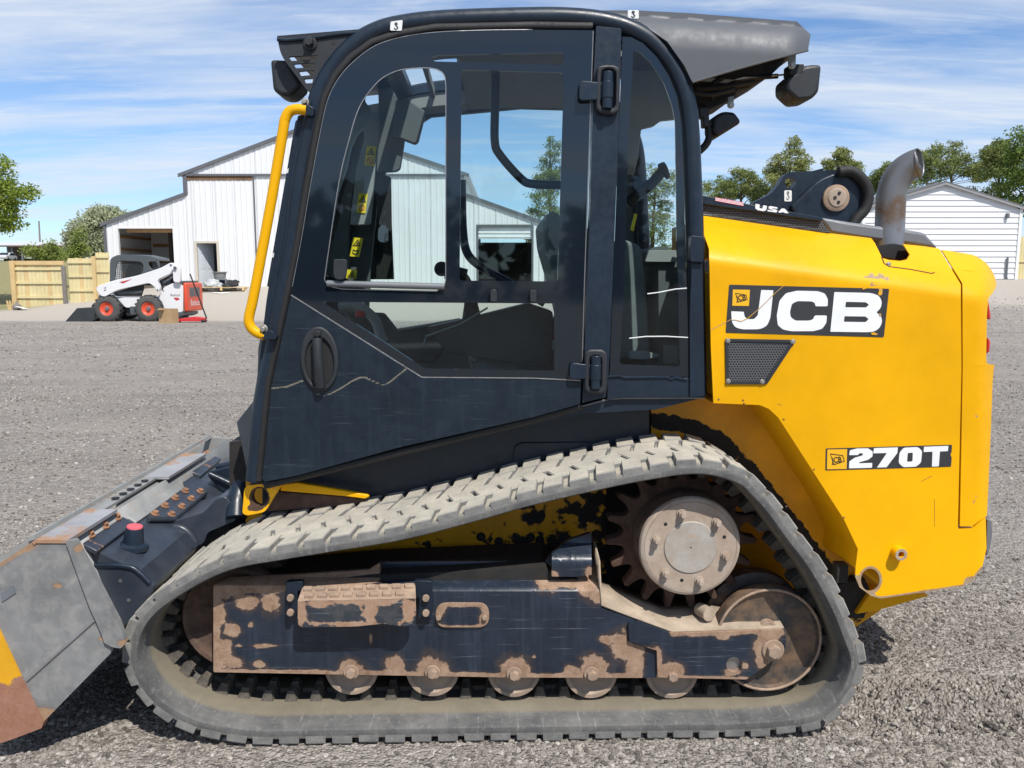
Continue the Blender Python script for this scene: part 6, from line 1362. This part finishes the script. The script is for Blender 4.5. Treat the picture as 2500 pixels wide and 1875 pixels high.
sp('cab_seat', rnd(LL((900,260),(1060,250),(1080,385),(850,430)), 6, 2), .5, .5, mt['skb'])
m = Mat('wire mesh screen'); s3 = m.node('ShaderNodeSeparateXYZ'); m.l.new(m.tc(), s3.inputs[0])
xx = m.ma('ABSOLUTE', m.ma('SUBTRACT', m.ma('FRACT', m.ma('MULTIPLY', s3.outputs[0], 18)), .5)); zz = m.ma('ABSOLUTE', m.ma('SUBTRACT', m.ma('FRACT', m.ma('MULTIPLY', s3.outputs[2], 18)), .5))
ff = m.mr(m.ma('MAXIMUM', xx, zz), .36, .42); m.set(col=(.03,.035,.035), rough=.5); m.b.inputs['Alpha'].default_value = .5; m.l.new(m.mr(ff, 0, 1, .25, .95), m.b.inputs['Alpha'])
sp('side_screen', LL((740,230),(800,195),(1060,210),(1100,240),(1112,300),(1088,388),(832,443),(708,474)), .34, .005, m.m, scab, bevel=0)
sp('side_panel', LL((690,640),(1000,540),(1115,520),(1110,590),(1080,680),(740,680)), .15, .04, mt['skb'])
sp('frame_band', rnd(LL((690,625),(1100,600),(1085,640),(760,665)), 3, 2), .13, .03, mt['skg'])
# red tailgate across the back
tg0 = SB.at(*LL((1640,500))[0], .1); tgb = SB.at(*LL((1640,890))[0], .1)
tg = MB().box((tg0.x-.02, .12, tgb.z), (tg0.x+.10, WB-.12, tg0.z)).build('tailgate', mt['skr'], skid, None, .05, 3)
for k in range(2): MB().box((tg0.x+.095, .35+.42*k, lerp(tgb.z, tg0.z, .52)), (tg0.x+.108, .72+.42*k, lerp(tgb.z, tg0.z, .83))).build('grille', mt['skg'], tg)
textmesh('tailgate_lettering', 'Bobcat', (tg0.x+.102, .38, lerp(tgb.z, tg0.z, .20)), (0,1,0), (0,0,1), .26, mt['white'], tg)
textmesh('side_lettering', 'Bobcat', SB.at(*LL((1470,680))[0], .174), (1,0,0), (0,0,1), .11, mt['gray'], skid)
sp('side_badge', LL((1510,700),(1570,700),(1600,720),(1560,740),(1545,738)), .175, .006, paint('badge red', (.5,.04,.05), .4), bevel=0)
sp('counterweight', LL((1560,905),(1640,900),(1640,940),(1570,965)), .15, WB-.3, mt['skg'])
def skwheel(cx_, cy_, s0, lab=None):
    R_ = .405; c_ = SB.at(*LL((cx_, cy_))[0], s0); c_.z = R_-.012
    w_ = MB().lathe(c_, (0,1,0), [(.20,.03),(.24,.0),(.33,0.01),(.385,.03),(R_,.06),(R_,.25),(.38,.28),(.30,.3)], 36, False).build('tyre', mt['skb'] if 0 else paint('grey tyre rubber', (.075,.074,.072), .9, .2, 6), skid, 40)
    for k in range(18):
        a_ = 2*math.pi*k/18
        for q_ in (0, 1):
            a2 = a_+q_*math.pi/18; d_ = Vector((math.cos(a2), 0, math.sin(a2))); t_ = Vector((-math.sin(a2), 0, math.cos(a2)))
            MB().obox(c_+d_*(R_+.008)+Vector((0, .10+.11*q_, 0)), t_*.03+Vector((0,.0,0)), Vector((0,.065,0)), d_*.02).build('tyre_lug', paint_t, w_)
    MB().lathe(c_+Vector((0,.045,0)), (0,1,0), [(.02,.03),(.08,.025),(.13,.03),(.175,.0),(.205,-.02),(.215,-.02),(.215,.05)], 28, False).build('rim', mt['skr'], w_, 40)
    MB().lathe(c_+Vector((0,.02,0)), (0,1,0), [(.003,0),(.05,0),(.065,.03),(.075,.06)], 16).build('hub', mt['gray'], w_, 40)
paint_t = paint('tyre tread rubber', (.05,.05,.05), .9, .2, 6)
for cx_, cy_ in ((605,900),(1168,925)):
    skwheel(cx_, cy_, 0.0)
    c_ = SB.at(*LL((cx_, cy_))[0], 0); MB().lathe(Vector((c_.x, WB-.28, .39)), (0,1,0), [(.1,0),(.33,0),(.40,.05),(.40,.24),(.3,.28)], 24).build('tyre', paint_t, skid, 40)
bq = LL((40,1050),(60,1010),(200,850),(330,838),(440,830),(450,1000),(350,1040),(60,1058))
mt['skbk'] = paint('dark bucket steel', (.032,.036,.040), .5, .2, 3)
bks = sp('bucket', bq, 0, .03, mt['skbk'])
sp('bucket', bq, WB-.03, .03, mt['skbk'], bks)
bb = [SB.at(x, y, 0) for x, y in LL((60,1052),(350,1036),(445,1000),(440,832),(200,852))]
me = MB().add([(p.x, .03, p.z) for p in bb]+[(p.x, WB-.03, p.z) for p in bb], [(i, i+1, 6+i, 5+i) for i in range(4)]).mesh('bucket_shell'); link('bucket_shell', me, mt['skbk'], bks, 30, solid=.02)
sp('quick_attach', rnd(LL((400,800),(470,760),(500,900),(480,1010),(430,1000)), 4, 2), .25, WB-.5, mt['skb'], bks)
# things around it
def gz_(px, py, y): p = wd(px, py, y); return Vector((p.x, y, terr(p.x, y)))
cb = gz_(*LL((1455,1020))[0], 24.6); bxo = empty('cardboard_box', cb, R(-14)); tag(bxo, 'open brown cardboard box against the rear orange wheel', 'cardboard box')
m_cb = paint('brown cardboard', (.40,.27,.14), .85, .12, 6)
for nm, a_, b_ in (('side', (-.24,-.15,0), (-.02,-.142,.45)), ('side', (-.01,-.155,0), (.22,-.147,.42)), ('side', (-.24,-.14,0), (-.232,.15,.44)), ('side', (.212,-.14,0), (.22,.15,.42)), ('side', (-.23,.142,0), (.21,.15,.43)), ('flap', (-.235,-.30,.40), (-.03,-.16,.408))): MB().box(a_, b_).build(nm, m_cb, bxo)
jp = gz_(*LL((1760,1005))[0], 24.9); jk = empty('floor_jack', jp, R(6)); tag(jk, 'red floor jack with long dark handle leaning on the red tailgate', 'floor jack')
MB().prism([(-.45,-.12,.04),(.40,-.12,.04),(.42,-.12,.14),(.1,-.12,.18),(-.45,-.12,.10)], (0,.24,0)).build('frame', mt['red'], jk, None, .01)
for x in (-.4, .36):
    for y in (-.15, .15): MB().cyl((x, y-.02, .05), (x, y+.02, .05), .05, n=14).build('caster', mt['skb'], jk, 40)
hb0 = Vector((.44, 0, .12)); ht = wd(*LL((1735,380))[0], 24.9)-jp
tube('handle', [hb0, hb0.lerp(ht, 1.0)], .022, mt['skb'], jk, 8); MB().cyl((-.35,0,.10), (-.35,0,.2), .06, n=14).build('saddle', mt['skb'], jk, 40)
# junk pile by the walk door of the barn
JY = 33.6
pp = gz_(*JK((1100,1080))[0], JY); pal = empty('wooden_pallet', pp, R(12)); tag(pal, 'flat wooden pallet on the ground by the barn walk door', 'pallet')
for k in range(6): MB().box((-.9, -.55+k*.2, .11), (.9, -.40+k*.2, .13)).build('slat', mt['board2'], pal)
for k in range(3): MB().box((-.88+k*.84, -.55, .0), (-.80+k*.84, .60, .11)).build('runner', mt['board2'], pal)
def jat(x, y, d=0.0): return wd(*JK((x, y))[0], JY+d)
tb_ = empty('plastic_tub', gz_(*JK((1000,800))[0], JY+.4)); tag(tb_, 'grey plastic tub standing among the scrap by the barn', 'tub')
zb_ = .25; 
MB().lathe((0,0,zb_), (0,0,1), [(.20,0),(.26,.42),(.30,.43),(.30,.46),(.25,.46),(.19,.02)], 24, False).build('shell', paint('grey tub', (.22,.22,.215), .6), tb_, 40)
MB().box((-.2,-.2,0), (.2,.2,zb_)).build('base_block', mt['skb'], tb_)
mo = empty('scrap_monitor', jat(1050,730,.0)); tag(mo, 'dark screened box leaning against the grey tub', 'monitor')
MB().box((-.2,-.06,-.17), (.2,.12,.15)).build('casing', mt['gray'], mo, None, .02); MB().box((-.16,-.07,-.10), (.16,-.055,.10)).build('screen', mt['frit'], mo)
bg = MB(); rg = random.Random(5); p = gz_(*JK((740,1040))[0], JY-.1)
me = bpy.data.meshes.new('plastic_bag'); bm = bmesh.new(); bmesh.ops.create_icosphere(bm, subdivisions=4, radius=1.0)
for v in bm.verts:
    n_ = mn.fractal(v.co*2.4, 1.0, 2.0, 4); v.co *= 1+.28*n_; v.co = Vector((v.co.x*.38, v.co.y*.28, max(-.05, v.co.z*.26+.2)))
bm.to_mesh(me); bm.free(); o = link('plastic_bag', me, paint('silver grey plastic bag', (.42,.43,.44), .35, .2, 6), None, 60); o.location = p; tag(o, 'crumpled silver grey bag heaped on the pallet', 'bag')
for k, (x, y, rz, lab) in enumerate(((1270,850,.2,'black car part lying beside the scrap monitor'), (1450,840,-.3,'black mesh panel propped at the right of the scrap heap'), (1380,930,.1,'flat dark tray on the right end of the pallet'))):
    me = MB().prism([(-.22,-.1,0),(.24,-.12,.03),(.28,.1,.16),(.05,.14,.2),(-.25,.12,.10)], (0,0,.06)).build('car_part', mt['skb'], None, None, .02); me.location = jat(x, y+20, -.05*k); me.rotation_euler = (.2, .1*k, rz); tag(me, lab, 'car part')
o = MB().prism([(-.55,-.05,0),(.5,-.05,.16),(.5,.05,.18),(-.55,.05,.02)], (0,.1,.02)).build('white_trim_strip', mt['white']); o.location = jat(1380,1010,-.3); tag(o, 'long white trim strip lying across the pallet', 'trim')
o = MB().tube(spline([Vector(q_) for q_ in ((-.3,0,.02),(-.15,-.05,.03),(.05,-.1,.02),(.3,-.05,.03),(.35,.08,.02),(.1,.12,.03),(-.2,.1,.02))], 5, True), .022, 8, closed=True).build('white_hose', mt['white'], None, 60); o.location = gz_(*JK((1000,1240))[0], JY-.9); tag(o, 'loop of white hose on the pale gravel before the pallet', 'hose')
